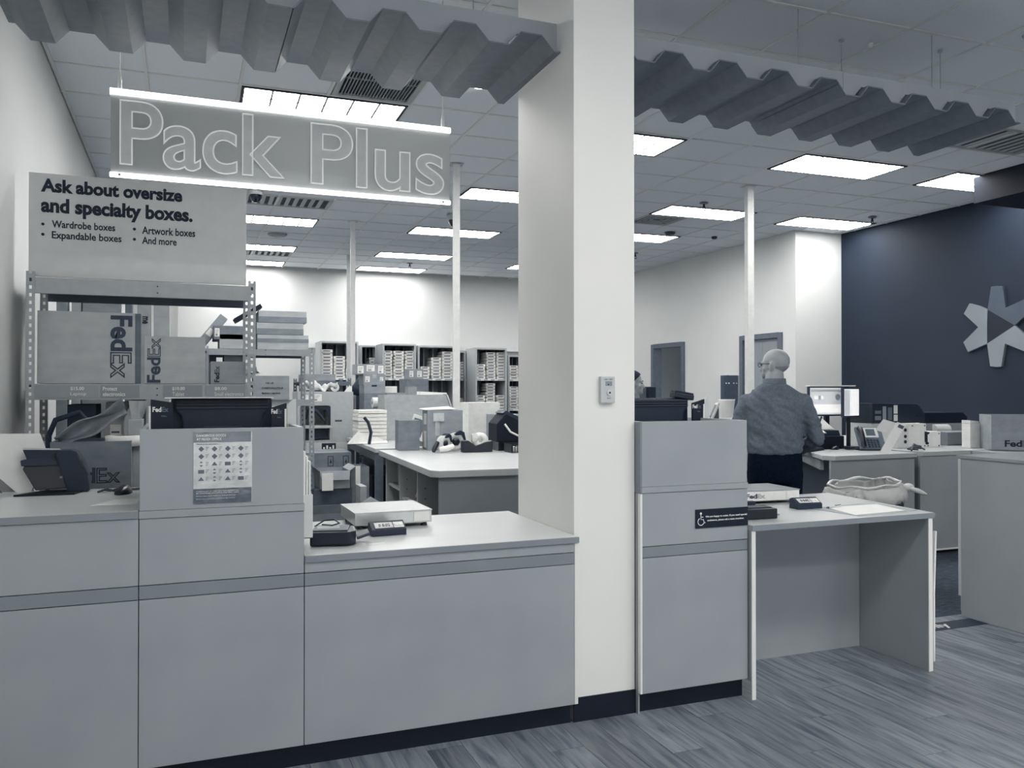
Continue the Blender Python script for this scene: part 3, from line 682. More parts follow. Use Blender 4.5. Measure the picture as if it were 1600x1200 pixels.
board('dark grey board under the white one at the left edge', [(-.835, 0), (-.715, 0), (-.80, .13), (-.835, .15)], 4.075, R(-1), mt(.42, .6, 'plain'))
ms = thing('computer_mouse', 'black computer mouse beside a white sheet on left worktop', 'mouse', (-.238, 3.86, 1.018), R(70))
def mouse_fn(u, v):
    a = math.pi*2*v; r = math.sin(math.pi*min(1, u)/2); x = .055*math.cos(a)*r; y = .030*math.sin(a)*r
    return (x, y, .034*math.sqrt(max(0, 1-r*r))*(1+.25*(x/.055))+.002)
M().grid(mouse_fn, 8, 20).lathe([(.028, 0), (.028, .002)], n=12).build('shell', BLACK, ms); M().box((.018, -.003, .028), (.04, .003, .034)).build('scroll_wheel', mt(.4, .4, 'plastic'), ms, .001)
M().tube([(.05, 0, .008), (.09, .01, .005), (.13, -.03, .004), (.16, -.09, .004)], .0022, 6).build('cable', BLACK, ms)
tag(M().prism([(-.33, 3.50), (-.166, 3.49), (-.166, 3.66), (-.25, 3.67)], 1.0182, 1.0192, 'z').prism([(-.31, 3.515), (-.168, 3.50), (-.168, 3.63), (-.24, 3.64)], 1.0192, 1.0202, 'z').build('paper_sheet', PAPER), 'white papers lying below the mouse on left worktop', 'paper')
tag(M().tube([(-.34, 3.93, 1.022), (-.31, 3.96, 1.03), (-.28, 3.94, 1.024), (-.25, 4.0, 1.025), (-.2, 3.97, 1.024), (-.17, 4.02, 1.024)], .005, 6).tube([(-.33, 4.0, 1.023), (-.29, 3.9, 1.028), (-.26, 3.99, 1.03), (-.22, 3.93, 1.024)], .004, 6).build('cable_loop', mt(.3, .5, 'plastic')), 'coiled cable behind the mouse on left worktop', 'cable')

# ------------------------------------------------------------------ monitors and booklets in the raised boxes
def monitor_back(label, x0, x1, y, zb, zt, m=None):
    t = thing('monitor', label, 'monitor', (x0, y, zb)); w = x1-x0; h = zt-zb; m = m or mt(.10, .5, 'plastic')
    M().prism([(.015, 0), (w-.015, 0), (w, .02), (w, h-.006), (w-.01, h), (.01, h), (0, h-.006), (0, .02)], .035, .06, 'y').build('screen_shell', m, t, .003)
    sh = M(); sh.prism([(.05, .0), (w-.05, 0), (w-.04, h*.55), (w-.015, h*.72), (w-.015, h*.97), (.015, h*.97), (.015, h*.72), (.04, h*.55)], .008, .036, 'y'); sh.build('back_cover', m, t, .006)
    for k in range(3): M().box((.02, 0, h*(.74+.075*k)), (w-.02, .01, h*(.78+.075*k))).build('vent_rib', mt(.2, .5, 'plastic'), t, .002)
    M().prism([(w*.27, h*.1), (w*.73, h*.1), (w*.68, h*.30), (w*.32, h*.30)], 0, .012, 'y').build('mount_cover', mt(.17, .5, 'plastic'), t, .004)
    M().box((0, .058, .01), (w, .064, h)).build('screen', mt(.3, .2, 'plain'), t)
    M().box((w*.42, .02, -(zb-1.2385)), (w*.58, .05, .02)).build('stand', m, t); M().box((w*.3, -.03, -(zb-1.2385)), (w*.7, .14, -(zb-1.2385)+.008)).build('foot', m, t, .003)
    return t
def booklet(label, x0, x1, y, h, z=1.222, mirror=False, rz=0):
    t = thing('desk_booklet', label, 'booklet', (x0, y, z), rz); w = x1-x0
    M().prism([(0, 0), (w, 0), (w, h*.93 if not mirror else h), (0, h if not mirror else h*.88)], 0, .012, 'y').build('cover', mt(.04, .5, 'plain'), t)
    bx = 0 if not mirror else w
    c = M()
    for k in range(18): c.cyl((bx-.004, -.002, .008+(h-.03)*k/18), (bx-.004, .014, .008+(h-.03)*k/18), .0045, n=8)
    c.build('comb_binding', PAPER, t)
    lw = w*.8; x = w*.08 if not mirror else -w*.02
    text('Fed', lw*.5, .02, PAPER, t, (x, -.001, h*.72), bold=.03, name='printed_word'); text('Ex', lw*.38, .02, mt(.4, .5, 'plain'), t, (x+lw*.53, -.001, h*.72), bold=.03, name='printed_word'); text('Office', lw*.3, .006, mt(.5, .5, 'plain'), t, (x+lw*.5, -.001, h*.61), name='printed_word')
    if mirror:
        for k in range(4): M().prism([(w+.004, 0), (w+.03+.004*k, .01), (w+.03+.004*k, h*1.1), (w+.004, h*.95)], .012+.004*k, .014+.004*k, 'y').build('page', mt(.85, .6, 'paper'), t)
    return t
monitor_back('black monitor seen from behind in the left raised box', -.052, .345, 3.66, 1.255, 1.418)
M_ = tag(M().box((-.075, 3.62, 1.4185), (.345, 3.74, 1.421)).build('sheet_of_paper', PAPER), 'pale sheet lying on top of the left monitor', 'paper')
booklet('black comb-bound booklet left of the left monitor', -.125, -.045, 3.60, .178, 1.2365)
booklet('black comb-bound booklet right of the left monitor', .335, .395, 3.60, .162, 1.2365, True)
monitor_back('black monitor seen from behind in the right raised box', 2.02, 2.41, 3.66, 1.25, 1.412, mt(.14, .45, 'plastic'))
booklet('black comb-bound booklet beside the right monitor', 2.405, 2.475, 3.64, .17, 1.2365, True)
cr = thing('card_reader', 'black ridged card reader perched on top of the right monitor', 'card reader', (2.31, 3.66, 1.413), 0)
Tc = Matrix.Rotation(R(9), 4, 'Y')
M().box((0, 0, .004), (.115, .05, .030), T=Tc).build('body', BLACK, cr, .004)
for k in range(2): M().box((.004, -.002, .012+.010*k), (.112, .0, .016+.010*k), T=Tc).build('ridge', mt(.25, .4, 'plastic'), cr)
M().box((.004, .003, .030), (.112, .047, .040), T=Tc).build('lid', mt(.1, .5, 'plastic'), cr, .003)
tp = thing('tilted_display', 'pale framed tablet display tilted beside the right monitor', 'display', (at(1108, 650, Y=6.12).x, 6.12, 1.171), R(-25))
Td = Matrix.Rotation(R(24), 4, 'Y')
M().box((0, 0, 0), (.02, .13, .19), T=Td).build('frame', mt(.92, .4, 'plastic'), tp, .004); M().box((-.0015, .015, .02), (0, .115, .17), T=Td).build('screen', mt(.45, .2, 'plastic'), tp)
M().prism([(.02, 0), (.09, 0), (.085, .15), (.075, .16)], .02, .11, 'y').build('rear_support', mt(.4, .5, 'plastic'), tp, .003)
# seated-desk things
scale('white parcel scale with printed word on the low desk', (2.88, 3.86, .817), .36, .30, R(-4), ((3.03, 3.60, .817), R(-4)), True)
ct2 = thing('card_terminal', 'black card terminal at the left end of the low desk', 'card reader', (2.56, 3.40, .817), R(-6))
M().box((0, 0, .002), (.165, .15, .052)).build('body', BLACK, ct2, .006); M().box((.02, .02, .052), (.145, .1, .058)).build('keypad', DARK, ct2, .002); M().box((.05, .11, .05), (.11, .14, .075)).build('printer_hood', DARK, ct2, .003)
M().tube([(.165, .08, .02), (.2, .07, .006), (.24, .1, .005), (.22, .14, .005)], .003, 6).build('cable', mt(.5, .5, 'plastic'), ct2)
tag(M().prism([(3.12, 3.62), (3.16, 3.30), (3.50, 3.33), (3.62, 3.36), (3.60, 3.62), (3.50, 3.66)], .8172, .8190, 'z').build('desk_mat', mt(.66, .6, 'plain')), 'grey mat under the papers on the low desk', 'mat')
tag(M().prism([(3.16, 3.33), (3.52, 3.36), (3.57, 3.60), (3.22, 3.60)], .8192, .8212, 'z').build('form_sheet', PAPER), 'white form sheet on the low desk mat', 'paper')
pn = thing('pen', 'silver pen lying on the low desk papers', 'pen', (3.20, 3.56, .826), R(15)); M().cyl((0, 0, 0), (.11, 0, 0), .005).build('barrel', mt(.85, .3, 'metal'), pn); M().cyl((-.02, 0, 0), (0, 0, 0), .002, .005).build('tip', DARK, pn); M().box((.06, -.002, .004), (.112, .002, .008)).build('clip', mt(.3, .3, 'metal'), pn)
# ------------------------------------------------------------------ cartons and racks
def shipping_label(t, x, z, w, h, y=-.0015, name='shipping_label', m=None):
    M().box((x, y-.0008, z), (x+w, y, z+h)).build(name, m or PAPER, t)
    q = M()
    for k in range(3): q.box((x+w*.12, y-.0014, z+h*(.75-.2*k)), (x+w*(.85-.12*k), y-.0008, z+h*(.80-.2*k)))
    q.box((x+w*.15, y-.0014, z+h*.12), (x+w*.6, y-.0008, z+h*.26)).build('print', INKL, t)
def carton(label, x0, x1, y, d, z0, z1, m=None, open_=False, tape=False, lab=None, rz=0, name='cardboard_box', group=None, flaps=.12):
    m = m or CARD; w = x1-x0; h = z1-z0
    t = thing(name, label, 'box', (x0, y, z0), rz, group)
    if open_:
        b = .004
        M().box((0, 0, 0), (w, d, b)).box((0, 0, b), (b, d, h)).box((w-b, 0, b), (w, d, h)).box((b, 0, b), (w-b, b, h)).box((b, d-b, b), (w-b, d, h)).build('body', m, t)
        if flaps:
            M().add([(0, 0, h), (w, 0, h), (w-.01, -flaps*.35, h-flaps*.9), (.01, -flaps*.35, h-flaps*.9)], [(0, 1, 2, 3)]).build('flap', m, t, solid=.004)
            M().add([(0, 0, h), (0, d, h), (-flaps*.6, d-.01, h+flaps*.5), (-flaps*.6, .01, h+flaps*.5)], [(0, 1, 2, 3)]).build('flap', m, t, solid=.004)
            M().add([(w, 0, h), (w, d, h), (w+flaps*.6, d-.01, h+flaps*.4), (w+flaps*.6, .01, h+flaps*.4)], [(0, 1, 2, 3)]).build('flap', m, t, solid=.004)
    else:
        M().box((0, 0, 0), (w, d, h)).build('body', m, t, .003)
        M().box((.004, d/2-.002, h), (w-.004, d/2+.002, h+.0012)).build('lid_seam', INKL, t)
    if tape:
        M().box((w/2-.025, -.001, h*.62), (w/2+.025, 0, h)).box((w/2-.025, -.001, h), (w/2+.025, d, h+.0015)).build('tape', mt(.74, .25, 'film', spec=.6), t)
    for l in (lab or []): shipping_label(t, w*l[0], h*l[1], w*l[2], h*l[3])
    return t
def px(x0, y0, x1, y1, Y):
    a = at(x0, (y0+y1)/2, Y=Y).x; b = at(x1, (y0+y1)/2, Y=Y).x; xm = (x0+x1)/2
    return a, b, at(xm, y1, Y=Y).z, at(xm, y0, Y=Y).z
def pxc(label, r, Y, d, z0=None, **k):
    a, b, c, e = px(*r, Y); return carton(label, a, b, Y, d, c if z0 is None else z0, e, **k)

RM = mt(.72, .45, 'metal')
def upright(t, x, y, h, w=.042, z0=0, m=None, side=False):
    """perforated angle upright with a ladder of slots"""
    g = M(); hw = .012; n = int((h-z0)/.04)
    def bx(a, b):
        g.box(a, b) if not side else g.box((a[1], a[0], a[2]), (b[1], b[0], b[2]))
    bx((0, 0, z0), (w/2-hw/2, .003, h)); bx((w/2+hw/2, 0, z0), (w, .003, h))
    for k in range(n+1):
        z = z0+k*.04; bx((w/2-hw/2, 0, z), (w/2+hw/2, .003, min(h, z+.022)))
    o = g.build('upright', m or RM, t); o.location = (x, y, 0); return o
def rack(label, x0, x1, y0, y1, shelves, h, m=None, beam=.085):
    t = thing('shelving_rack', label, 'shelf', (x0, y0, 0)); w = x1-x0; d = y1-y0; m = m or RM
    for x in (0, w-.042):
        upright(t, x, 0, h, m=m); upright(t, x, d, h, m=m)
    for x in (0, w-.003): upright(t, x, .003, h, m=m, side=True)
    for z in shelves:
        M().box((.042, -.004, z-beam), (w-.042, .012, z)).box((.042, -.012, z-beam), (w-.042, -.004, z-beam+.006)).build('shelf_beam', m, t, .001)
        M().box((.003, .012, z-.018), (w-.003, d, z-.004)).box((.042, d-.01, z-beam), (w-.042, d, z-.018)).build('shelf_board', mt(.4, .6, 'plain'), t)
        for k in (-1, 1): M().cyl((w*.55, -.005, z-beam/2+k*.018), (w*.55, -.007, z-beam/2+k*.018), .004, n=8).build('rivet', INK, t)
    return t
rk = rack('grey steel shelving rack by the left wall with priced cartons', -.775, .377, 5.0, 5.46, (2.045, 1.485, .75), 2.075)
# priced strips on the middle beam
ps = thing('price_strip', 'row of price strips along the middle beam of left rack', 'label strip', (-.73, 4.993, 1.405))
for a, b, tone in ((0, .30, .64), (.31, .50, .60), (.62, .82, .60), (.84, 1.05, .64)):
    M().box((a, -.0025, .004), (b, 0, .074)).build('strip', mt(tone, .4, 'plain'), ps)
for s1, s2, x in (('$15.00', 'Laptop', .165), ('Protect', 'electronics', .32), ('$10.00', 'Tablet', .665), ('$8.00', 'Small electronics', .885)):
    k = .065 if s1[0] == '$' else .07
    text(s1, k, .021, PAPER, ps, (x, -.0032, .044), bold=.02); text(s2, {'Laptop': .075, 'electronics': .11, 'Tablet': .062, 'Small electronics': .155}[s2], .022, PAPER, ps, (x, -.0032, .014), bold=.0 if s1[0] == '$' else .02)
# big poster board on top of the rack
po = thing('poster', 'large grey poster board about oversize boxes on left rack', 'poster', (-.773, 5.06, 2.056))
M().box((0, 0, 0), (1.101, .02, .552)).build('board', mt(.88, .5, 'paper'), po, .002)
def ptext(s, x0, yt, x1, yb, bold=.042):
    a = at(x0, yb, Y=5.06); c = at(x0, yt, Y=5.06); b = at(x1, yb, Y=5.06)
    text(s, b.x-a.x, c.z-a.z, INK, po, (a.x+.773, -.001, a.z-2.056), bold=bold, name='lettering')
ptext('Ask about oversize', 64, 278, 285, 299.5); ptext('and specialty boxes.', 64, 308, 301, 338)
ptext('Wardrobe boxes', 81, 344, 180, 355.5, .02); ptext('Expandable boxes', 81, 361, 190, 376, .02); ptext('Artwork boxes', 222, 353.5, 305, 365.5, .02); ptext('And more', 222, 369.5, 276, 381, .02)
bl = M()
for p in ((67, 350), (67, 366), (210, 358), (210, 374)):
    a = at(*p, Y=5.06); bl.cyl((a.x+.773, -.0015, a.z-2.056), (a.x+.773, 0, a.z-2.056), .008, n=14)
bl.build('bullets', INK, po)
# three printed cartons on the middle shelf
def rot_logo(t, x, z0, z1, h, m1, m2, up=True):
    L_ = z1-z0
    if up: logo_word(t, x+h, z0, L_, h, m1, m2, rot=(0, R(-90), 0))
    else: logo_word(t, x, z1, L_, h, m1, m2, rot=(0, R(90), 0))
a, b, c, e = px(58, 487, 211, 597, 5.06)
k1 = carton('largest priced carton on left rack, word printed downwards', a, b, 5.06, .30, 1.487, e, mt(.76, .8, 'card'), name='priced_carton')
rot_logo(k1, (b-a)*.74, .03, (e-1.487)*.96, .11, mt(.3, .7, 'plain'), mt(.34, .7, 'plain'), False)
M().box((b-a+.0005, .0, .0), (b-a+.03, .004, e-1.49)).build('side_flap', mt(.45, .8, 'card'), k1)
a, b, c, e = px(226, 526, 321, 597, 5.06)
k2 = carton('middle sized priced carton on left rack, word printed upwards', a, b, 5.06, .25, 1.487, e, mt(.77, .8, 'card'), name='priced_carton')
rot_logo(k2, .012, .006, (e-1.487)*.96, .07, mt(.32, .7, 'plain'), mt(.36, .7, 'plain'), True)
a, b, c, e = px(329, 565, 384, 597, 5.06)
k3 = carton('smallest priced carton on left rack, at its right end', a, b, 5.06, .2, 1.487, e, mt(.66, .8, 'card'), name='priced_carton')
rot_logo(k3, .02, .01, (e-1.487)*.8, .028, mt(.2, .7, 'plain'), mt(.3, .7, 'plain'), True)

# rear rack with flat cartons
rk2 = rack('second steel rack behind the first, stacked with flat cartons', .13, .99, 7.0, 7.55, (1.78, 1.375, .9, .4), 1.80, mt(.6, .5, 'metal'), .05)
pxc('lowest flat carton of the stack right of left rack', (402, 534, 482, 545), 7.02, .45, z0=1.781, m=CARDL)
for n, r in enumerate(((401, 526, 482, 535), (402, 507, 475, 526), (404, 490, 478, 507))):
    a, b, c, e = px(*r, 7.02)
    pass
zz = 1.781+.058
for n, (x0, x1, hh, lb) in enumerate(((402, 482, .062, 'second flat carton from the bottom right of left rack'), (401, 474, .095, 'second flat carton from the top right of left rack'), (404, 479, .095, 'topmost flat carton of the stack right of left rack'))):
    a = at(x0, 540, Y=7.02).x; b = at(x1, 540, Y=7.02).x
    t = carton(lb, a, b, 7.02, .45, zz, zz+hh, CARDL)
    M().box((-.001, -.0015, 0), (b-a+.001, 0, hh*.5)).build('lower_tray', CARDD, t)
    zz += hh+.002
o = M().box((0, 0, 0), (.24, .2, .035), T=Matrix.Rotation(R(-32), 4, 'Y')).build('flat_carton', BLACKM, None, .002); o.location = (.385, 7.1, 2.0); tag(o, 'black flat carton tilted against the flat stack right of left rack', 'box')
pxc('flat carton behind left rack, upper of two on rear rack', (334, 509, 384, 521), 7.02, .4, z0=1.855, m=CARDD, lab=[(.03, .2, .15, .6)])
pxc('flat carton behind left rack, lower of two on rear rack', (343, 522, 384, 537), 7.02, .4, z0=1.782, m=CARDL)
a = at(303, 525, Y=7.2)
o = thing('leaning_carton', 'slim carton leaning diagonally above the middle priced carton', 'box', (a.x-.02, 7.2, 1.79), 0)
Tl = Matrix.Rotation(R(38), 4, 'Y')
M().box((0, 0, 0), (.07, .2, .36), T=Tl).build('body', CARD, o, .003); M().box((.01, -.001, .16), (.055, 0, .22), T=Tl).build('shipping_label', PAPER, o)
pxc('grey box with white label on the rear rack below flat cartons', (350, 552, 384, 565), 7.05, .3, z0=1.377, m=CARDD)
pxc('dark small box beside the middle priced carton, further back', (327, 550, 338, 562), 7.05, .3, z0=1.377, m=DARK)
t = pxc('brown carton with stencilled lines on rear rack, right of left rack', (398, 587, 452, 622), 6.98, .3, z0=1.377, m=CARD)
w_ = at(452, 600, Y=6.98).x-at(398, 600, Y=6.98).x
for s_, z_, ww in (('155 LB', .125, .22), ('10 SHEETS ROLLS PT2-3P', .085, .62), ('Maximum 1 ream/stack', .045, .55)): text(s_, w_*ww, .014, INK, t, (w_*(.2 if z_ < .12 else .32), -.001, z_), bold=.02)
o = M().grid(lambda u, v: (.09*math.cos(6.283*u)*(1-.3*v)+.02*math.sin(11*u), .06*math.sin(6.283*u)*(1-.3*v), .05*v+.012*math.sin(19*u+7*v)), 24, 6).build('crumpled_paper', PAPER); o.location = (.47, 7.1, 1.582); tag(o, 'white crumpled paper on the stencilled carton', 'paper')
# tall flat cartons and boards behind the left rack (seen above the largest priced carton)
for n, (r, m, lb) in enumerate((((88, 466, 105, 490), mt(.55, .6, 'card'), 'narrow grey upright board behind left rack, leftmost'), ((111, 466, 125, 490), CARDL, 'pale upright board behind left rack, second from left'),
        ((127, 467, 187, 490), CARD, 'wide brown upright carton behind left rack'), ((194, 467, 205, 490), mt(.45, .6, 'card'), 'narrow upright carton right of the wide brown one behind rack'),
        ((213, 468, 234, 492), CARDL, 'pale upright carton with dark print behind left rack'), ((239, 470, 264, 512), mt(.72, .5, 'card'), 'pale grey upright board behind left rack, right of print'), ((266, 474, 278, 526), mt(.9, .5, 'paper'), 'white upright printed board behind left rack'))):
    a, b, c, e = px(*r, 6.0); t = carton(lb, a, b, 6.0+.03*n, .12, 0.02, min(e+.12, 2.35), m, name='upright_carton')
    if n == 4: text('me', .05, .035, INK, t, (.03, -.001, e-.12), (0, R(90), 0), bold=.03, name='print')
M().box((-.83, 5.98, 0), (.40, 6.4, .02)).build('pallet', mt(.4, .8, 'card'))
tag(bpy.data.objects['pallet'], 'low pallet carrying upright cartons behind left rack', 'pallet')
# carton with large word mark below the rack, open top with packing things
a, b, c, e = px(78, 690, 205, 765, 4.42)
kb = carton('open brown carton with outlined word, behind the tablet', a, b, 4.42, .34, .0, e, CARDD, True, flaps=0)
_l0 = at(97, 757, Y=4.42); _l1 = at(188, 733, Y=4.42); logo_word(kb, _l0.x-a, _l0.z, _l1.x-_l0.x, .075, mt(.28, .7, 'plain'), mt(.2, .7, 'plain'))
t = thing('tape_roll', 'white tape roll lying in the open brown carton behind mouse', 'tape', (a+.31, 4.55, e-.03)); M().lathe([(.05, 0), (.09, 0), (.09, .05), (.05, .05), (.05, 0)], n=28).build('roll', PAPER, t)
M().lathe([(.046, 0), (.05, 0), (.05, .05), (.046, .05), (.046, 0)], n=28).build('core', CARD, t)
o = M().grid(lambda u, v: (.30*u-.03*v, .06*math.sin(3.1*v), .17*u+.07*v+.012*math.sin(9*u+5*v)), 14, 8).build('wrapped_bundle', mt(.55, .5, 'film'), None, solid=.006); o.location = (a+.02, 4.62, e-.05); tag(o, 'long wrapped bundle sticking up from the open brown carton', 'bundle')
o = M().grid(lambda u, v: ((.035+.012*math.sin(9*u*6.28/3+9*v))*math.cos(6.283*u)+.03*v, (.03+.01*math.sin(11*u+4*v))*math.sin(6.283*u), .22*v-.06), 40, 14).build('plastic_wrap', mt(.72, .3, 'film', spec=.6), None); o.location = (a+.33, 4.62, e+.03); tag(o, 'crumpled clear plastic wrap above the open brown carton', 'plastic wrap')
M_a = at(203, 640, Y=4.9)
pxc('small tan carton beside the left monitor, below the rack', (200, 656, 222, 692), 4.55, .2, z0=.0, m=CARDL)
t = pxc('dark printed carton under the rack above the small tan one', (205, 622, 226, 650), 5.1, .2, z0=.752, m=mt(.3, .7, 'card'))
t = thing('trestle', 'black tilted metal frame standing in front of left rack', 'frame', (-.56, 4.8, .0), 0)
M().tube([(-.08, 0, 0), (-.08, 0, 1.22), (-.05, 0, 1.30), (.06, 0, 1.34), (.09, 0, 1.30), (.10, 0, 0)], .014, 8).build('frame_tube', mt(.2, .5, 'metal'), t)
pxc('dark crate standing on the lower shelf of left rack', (105, 632, 150, 655), 5.08, .3, z0=.752, m=mt(.2, .7, 'plastic'), name='crate')
pxc('pale carton standing on the lower shelf of left rack', (165, 628, 200, 680), 5.2, .25, z0=.752, m=mt(.72, .6, 'card'), lab=[(.2, .5, .5, .3)])

# big packing machine cabinet
a, b, c, e = px(465, 612, 552, 690, 9.75); w_ = b-a
mc = thing('packing_machine', 'tall grey packing machine cabinet left of the left-centre post', 'machine', (a, 9.75, 0)); mm = mt(.72, .5, 'metal')
M().box((0, 0, .70), (w_, .5, .88)).box((0, .0, .88), (.05, .5, e)).box((.36, 0, .88), (w_, .5, e)).box((.05, 0, e-.16), (.36, .5, e)).box((.05, 0, 1.02), (.36, .5, 1.05)).box((.05, .40, .88), (.36, .5, e-.16)).build('housing', mm, mc, .004)
M().box((.03, -.004, e-.21), (.37, .0, e-.17)).box((.03, -.004, 1.05), (.06, 0, e-.21)).box((.34, -.004, 1.05), (.37, 0, e-.21)).build('opening_frame', INK, mc)
M().box((.06, .1, .89), (.35, .11, 1.01)).build('lower_bay', mt(.35, .5, 'metal'), mc)
M().box((-.02, -.06, 1.02), (.38, .0, 1.035)).build('tray', mt(.75, .4, 'metal'), mc)
M().tube([(.14, .05, e-.18), (.22, -.02, 1.2), (.30, -.03, 1.1)], [.03, .02, .015], 8).tube([(.10, .03, 1.12), (.12, 0, 1.25), (.18, 0, 1.2)], .012, 6).build('dispensing_arm', INK, mc)
M().box((.10, -.006, .72), (w_-.02, 0, .85)).build('control_box', mt(.8, .5, 'metal'), mc, .003); M().box((.27, -.01, .765), (.43, -.006, .845)).build('control_label', mt(.15, .5, 'plain'), mc)
for k in range(4): M().box((.285+.035*k, -.0115, .78), (.305+.035*k, -.01, .80+.02*(k % 2))).build('label_print', PAPER, mc)
M().box((.42, -.002, 1.09), (.50, 0, 1.11)).build('name_plate', mt(.3, .5, 'plain'), mc)
shipping_label(mc, .03, e-.10, .09, .06); shipping_label(mc, .14, e-.11, .13, .08); M().box((.05, .05, 0), (w_-.05, .48, .70)).build('pedestal', mt(.3, .6, 'metal'), mc)
zc = e
o = M().grid(lambda u, v: (.42*u, .12*v+.03*math.sin(9*u), .05+.05*math.sin(7*u+2*v)*math.sin(13*u)+.03*math.sin(31*v+9*u)), 26, 8).build('plastic_film', mt(.85, .3, 'film', spec=.6), None, solid=.004); o.location = (a+.05, 9.83, e+.01); tag(o, 'heap of clear plastic film on top of the packing machine', 'plastic wrap')
t = thing('film_roll', 'small pale film roll on top of the packing machine', 'roll', (a+.44, 9.87, e)); M().cyl((0, 0, .05), (0, .25, .05), .05, n=20).build('roll', mt(.88, .5, 'film'), t); M().cyl((0, -.004, .05), (0, .254, .05), .02).build('core', CARDD, t)
pxc('long flat carton lying high above the packing machine', (479, 580, 531, 591), 10.2, .4, z0=None, m=CARD)
lf = bpy.data.objects[-1] if False else None
# shelf holding it
rk3 = rack('low steel rack behind the packing machine', 1.28, 1.9, 10.3, 10.9, (1.56, 1.1, .6), 1.6, mt(.45, .5, 'metal'), .05)
for o in bpy.data.objects:
    if o.get('label') == 'long flat carton lying high above the packing machine': o.location = (1.32, 10.32, 1.562)
carton('black carton on the rack behind the packing machine', 1.40, 1.75, 10.34, .3, 1.102, 1.45, mt(.12, .7, 'card'))
t = thing('black_bag', 'black pointed bag hanging by the left-centre post', 'bag', (2.06, 10.40, 0)); M().lathe([(0, 1.66), (.05, 1.62), (.13, 1.50), (.15, 1.40), (.02, 1.38), (.02, .02), (.15, .0), (0, 0)], n=16).build('cover', mt(.25, .7, 'fabric'), t)
t = thing('floor_stand', 'white perforated bracket beside the left-centre post', 'bracket', (at(538, 605, Y=9.85).x, 9.85, zc)); M().prism([(0, 0), (.09, 0), (.09, .06), (.06, .07)], 0, .01, 'y').build('plate', PAPER, t)

# cartons below / in front of the machine
a, b, c, e = px(488, 704, 541, 726, 8.4)
t = carton('dark carton with printed handling symbols below the packing machine', a-.05, b+.05, 8.4, .5, 0, .835, CARDD)
for k in range(3):
    sx = .2+.15*k; q = M().box((sx, -.0015, .70), (sx+.006, 0, .80)).box((sx+.05, -.0015, .70), (sx+.056, 0, .80)).box((sx, -.0015, .70), (sx+.056, 0, .706)).box((sx, -.0015, .794), (sx+.056, 0, .80)).prism([(sx+.018, .73), (sx+.04, .73), (sx+.03, .77)], -.0015, 0, 'y'); q.build('handling_symbol', INK, t)
a, b, c, e = px(500, 736, 547, 762, 6.9)
carton('plain dark carton under the open one with a hanging label', a-.05, b+.02, 6.92, .4, 0, c-.01, mt(.36, .8, 'card'))
t = carton('open carton with flaps and a hanging white label', a, b, 6.9, .34, c-.008, e, CARD, True, flaps=.08)
M().box((.01, -.036, -.01), (.10, -.033, .13)).build('hanging_label', PAPER, t)
a, b, c, e = px(548, 730, 562, 765, 7.0)
t = carton('narrow open carton with white label beside the hanging-label one', a, b+.08, 7.0, .3, 0, e, CARDD, True, flaps=0); M().box((.04, -.002, .66), (.08, 0, .82)).build('shipping_label', PAPER, t)
a, b, c, e = px(563, 760, 573, 800, 6.6); carton('slim pale carton standing by the far table leg', a, b, 6.6, .2, 0, e, CARDL)
a, b, c, e = px(486, 792, 556, 815, 5.1)
t = carton('open dark carton on the floor just behind the left worktop', .47, b+.03, 4.75, .36, 0, .76, CARDD, True, flaps=.1)

# ------------------------------------------------------------------ long packing island
isl = thing('packing_island', 'long pale packing island table with open cubbies on its left', 'table', (1.545, 5.44, 0), R(-2.5))
M().prism([(0, .06), (.05, 0), (1.3, 0), (1.3, 2.08), (0, 2.08)], .862, .91, 'z').build('top', TOP, isl, .006)
M().box((.06, .05, 0), (1.25, .07, .86)).build('front_panel', mt(.60, .45, 'laminate'), isl)
for y in (.72, 1.40, 2.03): M().box((.06, y, .05), (.7, y+.02, .86)).build('divider', mt(.85, .5, 'laminate'), isl)
M().box((.68, .07, 0), (.70, 2.03, .86)).build('back_panel', mt(.75, .5, 'laminate'), isl); M().box((.06, .07, 0), (.68, 2.04, .05)).build('bottom_board', mt(.7, .5, 'laminate'), isl)
M().box((.08, .74, .55), (.68, 1.40, .568)).build('shelf_board', mt(.85, .5, 'laminate'), isl); M().box((.08, 1.42, .60), (.68, 2.03, .618)).build('shelf_board', mt(.85, .5, 'laminate'), isl)
hl = M()
for yy in (.718, 1.398):
    for z in range(8):
        for xx in (.12, .5): hl.cyl((xx, yy, .15+z*.08), (xx, yy-.001, .15+z*.08), .005, n=6)
hl.build('shelf_pin_holes', INK, isl)
far = thing('work_table', 'dark-legged table continuing the packing island to the back', 'table', (1.643, 7.70, 0), R(-2.5))
M().box((0, 0, .872), (1.25, 1.98, .91)).build('top', TOP, far, .004)
M().box((.02, .03, .79), (.06, 1.95, .871)).build('apron', mt(.38, .5, 'metal'), far); M().box((1.19, .03, .79), (1.23, 1.95, .871)).build('apron', mt(.38, .5, 'metal'), far)
for x in (.01, 1.17):
    for y in (.02, 1.88): M().box((x, y, 0), (x+.07, y+.08, .872)).build('leg', mt(.42, .5, 'metal'), far, .002)
M().box((.07, .6, .02), (1.1, 1.8, .60)).build('dark_store', mt(.06, .8, 'plain'), far)
